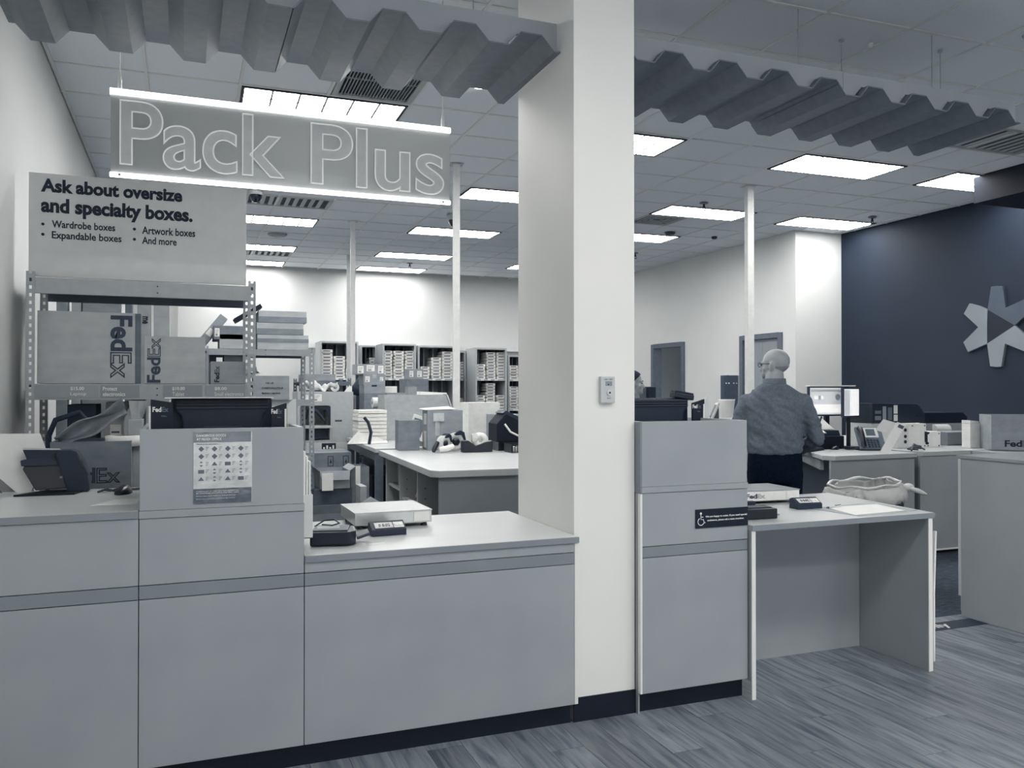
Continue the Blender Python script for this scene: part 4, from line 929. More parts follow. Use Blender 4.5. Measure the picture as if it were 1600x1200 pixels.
# cubby contents
def cub(label, x, y, w, d, z0, z1, m, **k):
    p = Matrix.Translation((1.545, 5.44, 0)) @ Matrix.Rotation(R(-2.5), 4, 'Z') @ Vector((x, y, 0))
    return carton(label, p.x, p.x+w, p.y, d, z0, z1, m, rz=R(-2.5), **k)
cub('white labelled box on the upper cubby shelf of island', .12, 1.45, .2, .35, .619, .80, CARDL, lab=[(.15, .2, .6, .6)])
cub('pale box low in the rear cubby, bottom one', .12, 1.42, .2, .4, .051, .28, CARDL, lab=[(.2, .2, .6, .6)])
cub('pale box low in the rear cubby, upper one', .12, 1.42, .2, .4, .282, .50, CARD, lab=[(.1, .3, .5, .5)])
t = cub('black open bin in the nearest cubby of the island', .10, .12, .38, .5, .051, .42, BLACKM, open_=True, flaps=0, name='storage_bin')
o = M().grid(lambda u, v: (.26*u, .3*v, .02+.05*math.sin(3*u+4*v)), 8, 8).build('paper_bundle', mt(.85, .6, 'paper'), None, solid=.02); o.location = (1.72, 6.25, .62); tag(o, 'folded papers on the middle cubby shelf of island', 'paper')
o = M().grid(lambda u, v: (.30*u, .3*v, .02+.06*math.sin(2*u+3*v)), 8, 8).build('paper_bundle', PAPER, None, solid=.03); o.location = (1.70, 6.3, .12); tag(o, 'white papers heaped at the bottom of the middle cubby', 'paper')

# things standing on the island
TZ = .911
fr_ = thing('foam_wrap', 'stack of white foam wrap sheets at the far table end', 'foam', (at(559, 690, Y=8.5).x, 8.5, TZ))
for k in range(9): M().box((.0+.004*(k % 3), .01*(k % 2), .038*k), (.30, .3, .038*k+.034)).build('foam_layer', mt(1, .7, 'film'), fr_, .006)
M().add([(-.12, -.05, .0), (.3, -.05, 0), (.3, 0, .02), (0, 0, .12)], [(0, 1, 2, 3)]).build('loose_sheet', mt(1, .7, 'film'), fr_, solid=.01)
o = M().tube([(0, 0, 0), (.02, 0, .12), (-.01, 0, .22), (-.05, 0, .27)], .016, 8).build('hose', DARK); o.location = (1.72, 8.35, TZ); tag(o, 'short dark hose rising beside the white foam stack', 'hose')
a, b, c, e = px(620, 656, 652, 695, 7.5); carton('small plain carton on the island, left of the labelled one', a-.02, b-.02, 7.36, .22, TZ, e, CARDD, rz=R(-6))
a, b, c, e = px(668, 641, 722, 697, 7.30)
t = carton('big closed carton on the island with bubble wrap and labels', a, b, 7.30, .24, TZ, e, CARD, rz=R(-4), lab=None)
M().box((-.0015, .06, .02), (0, .17, .17)).build('shipping_label', PAPER, t); M().box((-.0015, .05, .23), (0, .16, .33)).build('shipping_label', mt(.85, .5, 'paper'), t)
M().box((.07, -.004, .13), (.11, -.001, .30)).build('clear_tape', mt(.72, .2, 'film', spec=.7), t); M().box((.05, -.012, .26), (.15, -.001, .335)).build('bubble_wrap', mt(.78, .2, 'film', spec=.7), t, .003)
M().add([(-.02, .0, e-TZ+.004), (.26, .0, e-TZ+.012), (.24, .23, e-TZ+.03), (-.04, .21, e-TZ+.012)], [(0, 1, 2, 3)]).build('lid_flap', mt(.9, .6, 'paper'), t, solid=.005)
td = thing('tilted_display', 'white framed display propped behind the small plain carton', 'display', (at(630, 655, Y=7.9).x, 7.9, TZ), R(-20))
M().box((0, 0, .1), (.16, .02, .33), T=Matrix.Rotation(R(18), 4, 'Y')).build('frame', PAPER, td, .004); M().box((.02, -.002, .13), (.13, 0, .30), T=Matrix.Rotation(R(18), 4, 'Y')).build('screen', mt(.5, .3, 'plain'), td); M().prism([(.0, 0), (.2, 0), (.15, .15), (.06, .15)], .03, .09, 'y').build('stand', mt(.6, .5, 'plastic'), td)
t = thing('opened_carton', 'large carton with slanting open flap behind the island cartons', 'box', (2.0, 8.9, TZ), R(-2))
M().box((0, 0, 0), (.2, .4, .49)).prism([(.2, 0), (.85, 0), (.68, .49), (.2, .49)], .0, .4, 'y').build('body', CARDL, t, .003); M().prism([(.68, .50), (.70, .49), (.88, .0), (.86, 0)], -.01, .4, 'y').build('slanting_flap', mt(.8, .7, 'card'), t)
o = M().prism([(0, 0), (.3, .0), (.31, .02), (.01, .035)], 0, .25, 'y').build('foam_sheet', PAPER); o.location = (2.42, 9.0, TZ+.492); tag(o, 'white foam sheet on the large slanting carton', 'foam')
carton('small brown cube on the slanting carton', 2.27, 2.37, 8.95, .12, TZ+.493, TZ+.58, CARD)
t = carton('labelled carton high on the stack right of left-centre post', *px(638, 582, 662, 594, 10.6)[:2], 10.62, .2, 1.60, 1.73, CARD, lab=[(.1, .2, .25, .6), (.6, .2, .3, .6)])
carton('plain carton under the labelled one, behind the island', *px(634, 594, 668, 613, 10.6)[:2], 10.55, .4, .0, 1.598, CARDD)
# stack by the post
zt = {}
y_ = 9.75
for r, z0, m, lb, ll in (((569, 615, 603, 650), .0, CARDD, 'tall plain carton at the base of the stack by left-centre post', None), ((569, 601, 602, 616), None, CARD, 'carton with hand hole, third of the stack by the post', None),
        ((568, 585, 602, 600), None, CARD, 'taped carton with two labels, second of the stack by the post', [(.08, .25, .2, .55), (.75, .35, .15, .4)]), ((558, 569, 600, 584), None, mt(.62, .8, 'card'), 'topmost carton with three white labels by the post', [(.02, .1, .22, .7), (.35, .3, .3, .6), (.78, .1, .2, .75)])):
    a, b, c, e = px(*r, y_)
    if z0 is None: z0 = prev_top+.001
    t = carton(lb, a, b, y_, .3, z0, e, m, lab=ll, tape='taped' in lb); prev_top = e
    if 'hand hole' in lb: M().box(((b-a)*.35, -.002, .08), ((b-a)*.6, 0, .1)).build('hand_hole', INK, t)
pxc('dark panel standing right behind the left-centre post', (557, 585, 568, 640), 11.0, .05, z0=0, m=mt(.2, .7, 'plain'), name='panel')
carton('wide carton on the floor right of the post stack', *px(604, 591, 640, 640, 10.0)[:2], 10.0, .3, 0, 1.42, CARD)
carton('white lidded carton on the wide one right of post stack', *px(602, 600, 625, 640, 9.9)[:2], 10.05, .2, 1.421, 1.50, PAPER)
t = thing('film_roll', 'white film roll lying on cartons above the foam stack', 'roll', (at(583, 625, Y=9.4).x, 9.35, 1.24)); M().cyl((0, .1, .07), (.17, .1, .07), .062, n=20).build('roll', mt(.9, .4, 'film'), t); M().cyl((-.004, .1, .07), (.174, .1, .07), .02).build('core', CARDD, t)
carton('carton carrying the white film roll behind foam stack', at(575, 625, Y=9.3).x, at(612, 625, Y=9.3).x, 9.28, .3, 0.911, 1.24, CARDD)
# tape dispensers
def tape_disp(label, x, y, rz=0, r=.062):
    t = thing('tape_dispenser', label, 'tape dispenser', (x, y, TZ), rz)
    M().lathe([(r*.45, -.025), (r, -.025), (r, .025), (r*.45, .025), (r*.45, -.025)], n=28, T=Matrix.Translation((0, 0, r+.004)) @ Matrix.Rotation(R(90), 4, 'X')).build('tape_roll', mt(.85, .3, 'film'), t)
    M().lathe([(.0, -.028), (r*.44, -.028), (r*.44, .028), (0, .028)], n=6, T=Matrix.Translation((0, 0, r+.004)) @ Matrix.Rotation(R(90), 4, 'X')).build('hub', BLACK, t)
    M().prism([(-.02, r*1.9), (.04, r*2.3), (.075, r*2.1), (.09, r*1.2), (.07, r*1.2), (.05, r*1.8), (0, r*1.75)], -.03, .03, 'y').build('cutter_frame', INK, t, .003)
    M().tube([(-r-.01, 0, r*1.3), (-r-.05, 0, r*.6), (-r-.07, 0, .012)], [.018, .02, .016], 8).build('grip', BLACK, t)
    return t
a = at(693, 700, Y=7.05); tape_disp('left white-rimmed tape gun on the island beside big carton', a.x, 7.05, R(35), .07)
o = M().tube([(0, 0, .03), (.06, -.02, .04), (.12, -.01, .06)], [.022, .026, .02], 10).build('tape_strip', PAPER); o.location = (a.x-.07, a.y-.12, TZ); tag(o, 'white rolled tape strip lying before the left tape gun', 'tape')
a = at(713, 700, Y=7.12); tape_disp('right tape gun on the island with black hub', a.x, 7.14, R(-10), .08)
bb = thing('desk_tape_dispenser', 'heavy black desk tape dispenser on the island', 'tape dispenser', (at(722, 704, Y=6.95).x, 6.93, TZ), R(-3))
M().prism([(0, 0), (.27, 0), (.27, .10), (.2, .085), (.12, .055), (.05, .105), (0, .10)], 0, .08, 'y').build('base', BLACK, bb, .008)
M().lathe([(.02, -.02), (.07, -.02), (.07, .02), (.02, .02), (.02, -.02)], n=28, T=Matrix.Translation((.17, .05, .10)) @ Matrix.Rotation(R(90), 4, 'X')).build('tape_roll', PAPER, bb)
M().box((.09, .02, .09), (.14, .06, .16)).build('spare_roll', mt(.85, .2, 'film', spec=.7), bb, .01)
mk = thing('label_printer', 'black slanted label printer right of the desk tape dispenser', 'printer', (at(766, 703, Z=.91).x, 7.0, TZ), R(-5))
M().prism([(0, .08), (0, .24), (.08, .33), (.32, .22), (.42, .16), (.42, .08)], 0, .3, 'y').build('body', BLACKM, mk, .008); M().prism([(.06, .335), (.09, .36), (.34, .24), (.32, .22)], .02, .28, 'y').build('lid', DARK, mk, .003)
M().box((.02, .02, 0), (.4, .28, .08)).build('base', BLACK, mk, .004); M().tube([(.07, -.01, .24), (.12, -.02, .17), (.2, -.02, .13), (.3, -.01, .13)], .009, 8).build('cable', PAPER, mk)
bs = thing('wire_basket', 'low black slatted basket before the slanted label printer', 'basket', (at(785, 705, Z=.91).x, 6.75, TZ))
M().box((0, 0, 0), (.3, .18, .006)).build('bottom', BLACK, bs)
for k in range(13): M().box((.024*k, -.004, .0), (.024*k+.008, 0, .07)).build('slat', BLACK, bs)
M().box((0, -.005, .066), (.3, .001, .074)).box((0, .18, 0), (.3, .185, .074)).box((-.004, 0, 0), (0, .18, .074)).build('rim', BLACK, bs)
for k in range(4): M().box((.04+.06*k, .03, .006), (.055+.06*k, .15, .05)).build('divider', PAPER, bs)
carton('white corrugated tray carton at the pillar, behind label printer', 2.62, 2.95, 7.9, .3, TZ, 1.33, mt(.92, .7, 'card'))
carton('grey drawer carton behind the label printer', 2.75, 3.05, 7.5, .25, TZ, 1.22, mt(.6, .7, 'card'), lab=[(.1, .7, .6, .12), (.1, .3, .6, .12)])

# ------------------------------------------------------------------ back wall bookcases with stacked trays
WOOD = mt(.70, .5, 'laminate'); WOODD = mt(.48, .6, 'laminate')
def bookcase(label, pxs, px1, Y, d, zt, zs=(1.655, 1.10, .55)):
    x0 = at(pxs, 560, Y=Y).x; x1 = at(px1, 560, Y=Y).x; w = x1-x0
    t = thing('bookcase', label, 'bookcase', (x0, Y, 0))
    M().box((0, 0, 0), (.03, d, zt)).build('side_panel', WOOD, t); M().box((w-.03, 0, 0), (w, d, zt)).build('side_panel', WOOD, t); M().box((0, 0, zt), (w, d, zt+.03)).build('top_panel', WOOD, t)
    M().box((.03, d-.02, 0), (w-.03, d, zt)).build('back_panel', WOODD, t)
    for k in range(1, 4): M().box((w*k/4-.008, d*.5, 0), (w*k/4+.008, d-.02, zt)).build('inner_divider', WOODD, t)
    for z in zs:
        M().box((.03, .01, z-.03), (w-.03, d-.02, z)).build('shelf_board', WOOD, t)
        for k in range(3): M().box((.1+(w-.2)*k/3, .004, z-.028), (.16+(w-.2)*k/3, .01, z-.005)).build('shelf_label', PAPER, t)
    return t, x0, w
YP, YR = 14.1, 14.6
cases = [('bookcase on the back wall, leftmost, beside the left-centre post', 500, 560, YP, .55, 2.24), ('recessed bookcase right of the left-centre post', 563, 589, YR, .5, 2.21),
 ('bookcase with three full tray stacks, centre of the back wall', 598, 650, YP, .55, 2.22), ('bookcase partly behind the post right of the sign', 653, 712, YP+.02, .5, 2.20),
 ('recessed bookcase just right of the second post', 716, 728, YR, .5, 2.14), ('bookcase with tray stacks nearest the pillar', 743, 792, YP, .55, 2.18), ('recessed bookcase at the left edge of the pillar', 794, 822, YR, .5, 2.08)]
for c_ in cases: bookcase(*c_)
tray = M(); tw, tdp, thh = .15, .32, .052
tray.box((0, 0, 0), (tw, tdp, thh-.006)).box((.03, -.003, .018), (tw-.03, 0, .032), 1).prism([(0, 0), (.02, 0), (.02, .03), (0, .02)], 0, tdp, 'y', 0)
tr0 = tray.build('storage_tray', [mt(.95, .7, 'card'), INK]); tag(tr0, 'white cardboard tray stacked in a back wall bookcase', 'tray', 'white trays in the back wall bookcases')
TR = {'n': 0}
ORD = ['lowest', 'second', 'third', 'fourth', 'fifth', 'sixth', 'seventh', 'eighth', 'ninth', 'tenth', 'eleventh', 'twelfth', 'thirteenth']
def stack(px0, px1, ytop, zbase, Y, where):
    x0 = at(px0, 560, Y=Y).x; x1 = at(px1, 560, Y=Y).x; zt = min(at((px0+px1)/2, ytop, Y=Y).z, (2.16 if Y < 14.3 else 2.06) if zbase > 1.5 else 1.6); n = max(1, round((zt-zbase)/.054))
    for k in range(n):
        o = tr0 if TR['n'] == 0 else tr0.copy()
        if TR['n']: COL.objects.link(o)
        TR['n'] += 1; o.location = (x0+rnd.uniform(-.006, .006), Y+rnd.uniform(0, .02), zbase+.002+k*.0535); o.scale = ((x1-x0)/tw, 1, 1); o.rotation_euler = (0, 0, rnd.uniform(-.02, .02))
        o['label'] = ORD[k]+(' white tray, ' if k == 0 else ' white tray up, ')+where
Z1, Z2 = 1.656, 1.101
A_, B_, C_, D_ = 'leftmost back bookcase', 'central back bookcase', 'bookcase behind the right post', 'bookcase nearest the pillar'
for s_ in ((502, 520, 536, Z1, YP+.06, 'left stack, top shelf of '+A_), (521.5, 539, 557, Z1, YP+.06, 'middle stack, top shelf of '+A_), (541, 554, 560, Z1, YP+.06, 'right stack, top shelf of '+A_),
    (600, 613, 546, Z1, YP+.06, 'left stack, top shelf of '+B_), (615, 631, 535, Z1, YP+.06, 'middle stack, top shelf of '+B_), (633, 648, 535, Z1, YP+.06, 'right stack, top shelf of '+B_),
    (657, 671, 574, Z1, YP+.08, 'left stack, top shelf of '+C_), (674, 689, 556, Z1, YP+.08, 'middle stack, top shelf of '+C_), (691, 707, 538, Z1, YP+.08, 'right stack, top shelf of '+C_),
    (745, 758, 567, Z1, YP+.06, 'left stack, top shelf of '+D_), (760, 774, 549, Z1, YP+.06, 'middle stack, top shelf of '+D_), (776, 790, 548, Z1, YP+.06, 'right stack, top shelf of '+D_),
    (745, 758, 617, Z2, YP+.06, 'left stack, second shelf of '+D_), (760, 774, 600, Z2, YP+.06, 'middle stack, second shelf of '+D_), (776, 790, 616, Z2, YP+.06, 'right stack, second shelf of '+D_),
    (796, 810, 572, Z1, YR+.06, 'top shelf, recessed case at pillar edge'), (796, 810, 602, Z2, YR+.06, 'second shelf, recessed case at pillar edge'),
    (718, 729, 565, Z1, YR+.06, 'top shelf, narrow case right of post'), (718, 729, 622, Z2, YR+.06, 'second shelf, narrow case right of post'), (577, 586, 540, Z1, YR+.06, 'top shelf, recessed case beside left-centre post')): stack(*s_)
# pale ledge rail behind cases
tag(M().box((2.0, 15.1, 2.2), (6.4, 15.19, 2.28)).build('wall_rail', mt(.85, .5, 'laminate')), 'pale rail on the back wall just above the bookcases', 'rail')

# ------------------------------------------------------------------ right hand side
# emblem on the dark wall
em = thing('wall_emblem', 'large six-armed emblem on the dark right wall', 'emblem', (0, 0, 0))
def zp(p): q = at(1460+p[0]/6.667, 420+p[1]/6.667, X=XR-.035); return (q.y, q.z)
for pts, m, x0 in (([(553,425),(590,185),(650,178),(710,180),(742,405),(950,310),(1000,440),(835,590)], mt(.33, .5, 'plain'), XR-.035), ([(835,590),(1000,740),(950,865),(735,780),(697,1018),(640,1024),(580,1015),(548,780)], mt(.52, .5, 'plain'), XR-.035),
        ([(548,780),(350,867),(300,765),(455,608),(305,468),(365,360),(460,385),(553,425),(547,600)], mt(.5, .5, 'plain'), XR-.035), ([(553,425),(835,590),(548,780),(543,600)], mt(.05, .5, 'plain'), XR-.03)):
    M().prism([zp(p) for p in pts], x0, XR-.001, 'x').build('emblem_piece', m, em, .002)
# worktop A (by the man) and B
wa = thing('work_desk', 'grey work desk behind the low desk, phone and monitor on top', 'desk', (4.93, 5.46, 0))
M().prism([(0, .1), (.05, 0), (.97, .03), (1.02, 1.75), (.66, 1.75), (.5, 1.05)], .872, .91, 'z').build('top', mt(.74, .4, 'laminate'), wa, .004)
M().prism([(.03, .03), (.97, .06), (.97, .08), (.03, .05)], 0, .870, 'z').build('end_panel', LAM, wa)
M().prism([(.07, .2), (.55, 1.0), (.57, .98), (.09, .18)], .78, .86, 'z').build('drawer_front', mt(.6, .4, 'laminate'), wa); M().prism([(.66, 1.70), (.92, 1.70), (.92, 1.72), (.66, 1.72)], 0, .870, 'z').build('side_panel', mt(.4, .5, 'laminate'), wa)
M().prism([(.93, .1), (.97, .1), (.97, 1.72), (.93, 1.72)], 0, .870, 'z').build('side_panel', mt(.4, .5, 'laminate'), wa)
wbk = thing('work_desk', 'grey cabinet desk between the work desk and right counter block', 'desk', (6.03, 5.58, 0))
M().prism([(-.03, .08), (.03, -.02), (2.3, -.02), (2.3, 2.4), (0, 2.4)], .872, .91, 'z').build('top', mt(.74, .4, 'laminate'), wbk, .004)
M().box((.0, .0, .045), (1.02, .02, .870)).build('front_panel', LAM, wbk); M().box((1.03, .0, .045), (2.28, .02, .870)).build('front_panel', LAM, wbk); M().box((0, .021, .0), (.02, 2.3, .870)).build('side_panel', mt(.5, .5, 'laminate'), wbk); M().box((.02, .05, 0), (2.28, .07, .10)).build('kick_plate', BLACKM, wbk); M().box((0, -.003, .03), (2.28, .001, .045)).build('bottom_edge', TRIMW, wbk)
TA = .911
def onA(x, y): return at(x, y, Z=.91)
# monitors
def screen(label, r, Y, rz, m, name='monitor'):
    a, b, c, e = px(*r, Y); t = thing(name, label, 'monitor', (a, Y, TA), rz); w = (b-a)/math.cos(rz)
    M().box((0, 0, c-TA), (w, .03, e-TA)).build('bezel', mt(.25, .4, 'plastic'), t, .003)
    M().box((.012, -.002, c-TA+.015), (w-.012, 0, e-TA-.012)).build('screen', m, t)
    M().box((w*.45, .02, .0), (w*.55, .05, c-TA+.05)).build('stand', BLACK, t); M().box((w*.25, -.05, 0), (w*.75, .12, .012)).build('foot', BLACK, t, .003)
    return t, w, c-TA, e-TA
t, w, z0, z1 = screen('monitor showing a web page with pictures, in front of the man', (1264, 604, 1322, 650), 6.35, R(-4), emat('lit_page', (.80, .84, .86, 1), .28))
E1 = emat('lit_white', (1, .98, .95, 1), .5); E2 = emat('lit_dark', (.1, .14, .2, 1), .2); E3 = emat('lit_mid', (.4, .44, .5, 1), .35)
q = M().box((.03, -.0035, z0+.03), (w-.05, -.002, z0+.11)).box((.06, -.0035, z1-.12), (.10, -.002, z1-.09)).box((.13, -.0035, z1-.12), (.16, -.002, z1-.09)); q.build('page_block', E1, t)
M().box((.02, -.0035, z1-.05), (w-.02, -.002, z1-.03)).box((.10, -.0035, z1-.125), (.13, -.002, z1-.085)).cyl((w*.72, -.0035, z1-.10), (w*.72, -.002, z1-.10), .03, n=16).cyl((w*.68, -.0035, z0+.055), (w*.68, -.002, z0+.055), .025, n=16).build('page_picture', E2, t)
M().box((-.01, -.03, z1), (w+.06, .04, z1+.012)).build('hood', PAPER, t, .002)
t, w, z0, z1 = screen('second monitor with a white form, overlapping the first', (1318, 606, 1348, 652), 6.20, R(10), E1)
g = M()
for k in range(9): g.box((.10, -.0035, z1-.03-.025*k), (w-.02, -.002, z1-.027-.025*k))
for x in (.10, .135, .17): g.box((x, -.0035, z0+.03), (x+.002, -.002, z1-.03))
g.build('form_lines', E3, t); M().box((.012, -.0032, z0+.02), (.09, -.002, z1-.02)).build('form_margin', E3, t)
kb2 = thing('programmable_keyboard', 'keyboard with rows of white keys standing behind the phone', 'keyboard', (onA(1330, 690).x, 6.28, TA), 0)
M().box((0, .03, 0), (.28, .09, .17)).build('riser', BLACK, kb2, .003); M().box((-.02, -.02, .17), (.30, .14, .185), T=Matrix.Rotation(R(0), 4, 'X')).build('tray', DARK, kb2, .003)
for r_ in range(3):
    for c_ in range(8): M().box((.0+.033*c_, -.01+.0*r_+.04*r_, .187+.016*r_), (.027+.033*c_, .02+.04*r_, .205+.016*r_)).build('key', PAPER, kb2, .002)
t = thing('receipt_printer', 'black receipt printer with white slip beside the man', 'printer', (5.34, 6.12, TA), R(-3))
M().box((0, 0, 0), (.33, .22, .12)).build('body', BLACKM, t, .008); M().prism([(0, .0), (.33, 0), (.31, .05), (.02, .05)], .05, .2, 'y', T=Matrix.Translation((0, 0, .12))).build('lid', DARK, t, .004); M().grid(lambda u, v: (.02+.09*v, -.03+.12*u, .15+.03*math.sin(2*u)), 6, 2).build('paper_slip', PAPER, t, solid=.002)
t = thing('paper_stand', 'pale sheets with a black pen clip above receipt printer', 'paper', (5.36, 6.2, TA+.175), R(0)); M().add([(0, 0, 0), (.28, 0, 0), (.22, .12, .12), (.05, .12, .10)], [(0, 1, 2, 3)]).build('sheet', mt(.85, .6, 'paper'), t, solid=.004); M().tube([(.10, 0, .04), (.16, .03, .12)], .008, 6).build('pen', BLACK, t)
t = thing('keyboard', 'black keyboard on the work desk beside the man', 'keyboard', (5.02, 5.85, TA), R(28))
M().box((0, 0, 0), (.42, .14, .018)).build('base', BLACKM, t, .003)
for r_ in range(4): M().box((.01, .012+.031*r_, .018), (.41, .036+.031*r_, .026)).build('key_row', DARK, t, .002)
ms2 = thing('computer_mouse', 'black computer mouse on the work desk near the phone', 'mouse', (onA(1308, 703).x, onA(1308, 703).y+.03, TA), R(20)); M().grid(mouse_fn, 8, 20).lathe([(.028, 0), (.028, .002)], n=12).build('shell', BLACK, ms2); M().box((.018, -.003, .028), (.04, .003, .034)).build('scroll_wheel', GREY, ms2)
t = thing('credit_card_pad', 'small black pad on the work desk right of the mouse', 'pad', (onA(1326, 703).x, onA(1326, 703).y, TA), 0); M().box((0, 0, 0), (.08, .05, .02)).build('body', BLACK, t, .004); M().box((.01, .008, .02), (.07, .04, .023)).build('keys', DARK, t)
# phone
ph = thing('desk_phone', 'office desk phone with screen on the work desk', 'phone', (onA(1343, 704).x, onA(1343, 704).y, TA), R(-24))
Tp = Matrix.Rotation(R(52), 4, 'X')
M().prism([(0, 0), (.20, 0), (.05, .0), (0, .0)], 0, .01, 'z').box((0, .0, 0), (.23, .2, .012)).build('foot', BLACK, ph, .003)
M().box((0, 0, .0), (.23, .24, .03), T=Tp).build('body', mt(.42, .4, 'plastic'), ph, .006); M().box((.07, .12, .03), (.19, .225, .034), T=Tp).build('display_bezel', mt(.85, .4, 'plastic'), ph); M().box((.085, .14, .034), (.165, .21, .036), T=Tp).build('screen', mt(.4, .2, 'plastic'), ph)
for r_ in range(4):
    for c_ in range(4): M().box((.075+.028*c_, .012+.024*r_, .03), (.095+.028*c_, .028+.024*r_, .035), T=Tp).build('key', mt(.25, .4, 'plastic'), ph)
M().tube([(.03, .01, .05), (.03, .06, .075), (.03, .16, .075), (.03, .21, .05)], [.022, .016, .016, .024], 10, T=Tp).build('handset', BLACK, ph)
M().tube([(.0, .0, .02), (-.05, .02, .01), (-.08, .1, .008), (-.1, .16, .008)], .006, 6).build('cord', BLACK, ph)
pp = thing('notice_sheets', 'white printed sheets leaning across the phone', 'paper', (onA(1366, 708).x, onA(1366, 708).y-.06, TA), R(-30))
for n, (pts, m) in enumerate((([(.0, .0), (.10, -.01), (.29, .30), (.20, .33)], PAPER), ([(-.03, .24), (.10, .20), (.19, .32), (.06, .36)], mt(.88, .6, 'paper')))):
    M().prism([(p[0]*.8, p[1]*.8) for p in pts], -.002*n, .001-.002*n, 'y', T=Matrix.Translation((.0, .0, .012)) @ Matrix.Rotation(R(-14), 4, 'X')).build('sheet', m, pp)
M().prism([(.16, .22), (.20, .20), (.215, .225), (.175, .245)], -.004, -.001, 'y', T=Matrix.Translation((.0, .0, .012)) @ Matrix.Rotation(R(-14), 4, 'X')).build('print', INKL, pp)
# white machine with dark computer on top
a, b, c, e = px(1420, 665, 1466, 700, 6.0)
wm = thing('card_machine', 'white metal machine box with round-head screws and latch', 'machine', (a-.13, 6.0, TA), R(-3)); h1 = e-TA; w = b-a+.13
M().box((0, 0, 0), (w*.66, .4, h1+.02)).box((w*.66, 0, 0), (w, .4, h1*.72)).build('housing', mt(.97, .5, 'metal'), wm, .004)
sc_ = M()
for x in (.02, w*.33, w*.62): sc_.cyl((x, -.003, .015), (x, 0, .015), .006, n=10).cyl((x, -.003, h1), (x, 0, h1), .006, n=10)
for x in (w*.70, w-.02): sc_.cyl((x, -.003, .015), (x, 0, .015), .006, n=10).cyl((x, -.003, h1*.72-.02), (x, 0, h1*.72-.02), .006, n=10)
sc_.build('screws', INK, wm); M().box((w*.62, -.012, .05), (w*.67, 0, .15)).box((w*.60, -.02, .13), (w*.70, -.01, .145)).cyl((w*.66, -.02, .04), (w*.66, 0, .04), .012).build('latch', INK, wm, .002)
pc = thing('dark_computer', 'dark boxy machine with photo stickers on its left end', 'computer', (onA(1372, 700).x-.01, 6.15, TA), R(-3))
M().prism([(0, .01), (.62, .01), (.62, .10), (.56, .17), (.52, .19), (0, .20)], 0, .38, 'y', T=Matrix.Translation((0, 0, h1+.012))).build('housing', mt(.13, .5, 'plastic'), pc, .004)
M().box((.0, .02, 0), (.12, .36, h1+.02)).build('support', mt(.8, .5, 'metal'), pc)
stc = M()
for k, (x, z, ww, hh) in enumerate(((.03, .04, .07, .04), (.03, .10, .07, .03), (.12, .04, .04, .13), (.18, .04, .05, .12), (.25, .03, .045, .06), (.25, .10, .045, .08))):
    M().box((x, -.002, h1+.012+z), (x+ww, 0, h1+.012+z+hh)).build('sticker', mt((.5, .45, .6, .4, .85, .9)[k], .5, 'paper'), pc)
M().cyl((.54, -.004, h1+.09), (.54, 0, h1+.09), .018, n=18).build('port', BLACK, pc)
t = thing('side_vents', 'white side unit with dark round ports left of the machine', 'machine', (onA(1368, 700).x+.13, 5.96, TA), 0); M().box((0, 0, 0), (.13, .3, h1)).build('housing', mt(.9, .5, 'metal'), t, .003)
for z in (.06, .11, .17): M().cyl((.09, -.004, z), (.09, 0, z), .016, n=14).build('port', BLACK, t)
t = thing('cable_heap', 'tangle of cables before the white side unit', 'cable', (onA(1392, 703).x, 5.62, TA)); M().tube([(0, 0, .01), (.06, .04, .05), (.13, .02, .04), (.18, .06, .02), (.1, .09, .03), (.02, .06, .02), (.08, .0, .015)], .009, 6).tube([(.02, .02, .01), (.1, .07, .06), (.19, .03, .01)], .007, 6).build('cables', mt(.35, .5, 'plastic'), t)
# printer, small boxes
lp = thing('laser_printer', 'dark desktop printer with curved lid before the dark wall', 'printer', (7.0, 6.5, TA), R(-4))
M().box((0, 0, 0), (.62, .45, .20)).build('body', mt(.6, .5, 'plastic'), lp, .01); M().prism([(.0, .2), (.62, .2), (.64, .26), (.58, .31), (.06, .31)], 0, .45, 'y').build('lid', mt(.1, .4, 'plastic'), lp, .01); M().cyl((.18, -.01, .13), (.36, -.01, .13), .06, n=20).build('paper_roll', mt(.85, .5, 'paper'), lp)
tag(M().box((0, 0, 0), (.42, .25, .13)).build('grey_tub', mt(.55, .5, 'plastic'), None, .006), 'low grey tub between printer and the small white carton', 'tub').location = (6.95, 6.1, TA)
t = carton('small tall white carton right of the white machine', *px(1516, 672, 1537, 703, 5.75)[:2], 5.75, .10, TA, 1.14, mt(.93, .7, 'card'), rz=R(-5)); M().prism([(0, 0), (.1, 0), (.1, .02), (0, .03)], 0, .1, 'y', T=Matrix.Translation((.0, 0, .23))).build('lid', mt(.9, .6, 'card'), t)
a, b, c, e = px(1549, 646, 1610, 706, 5.5)
t = carton('open brown carton with printed word at the right edge', a, a+.40, 5.5, .30, TA, e-.01, CARD, True, flaps=.0); t.rotation_euler = (0, 0, R(-32)); bk2 = t
logo_word(t, .11, .03, .25, .06, mt(.1, .7, 'plain'), mt(.35, .7, 'plain'))
M().box((4.75, 4.3, 0), (6.0, 5.56, .0)).build('zz', LAM) if False else None
tag(M().box((6.62, 4.9, 0), (7.3, 5.555, .905)).build('side_cabinet', LAM, None, .002), 'grey side cabinet under the printed carton, right edge', 'cabinet')
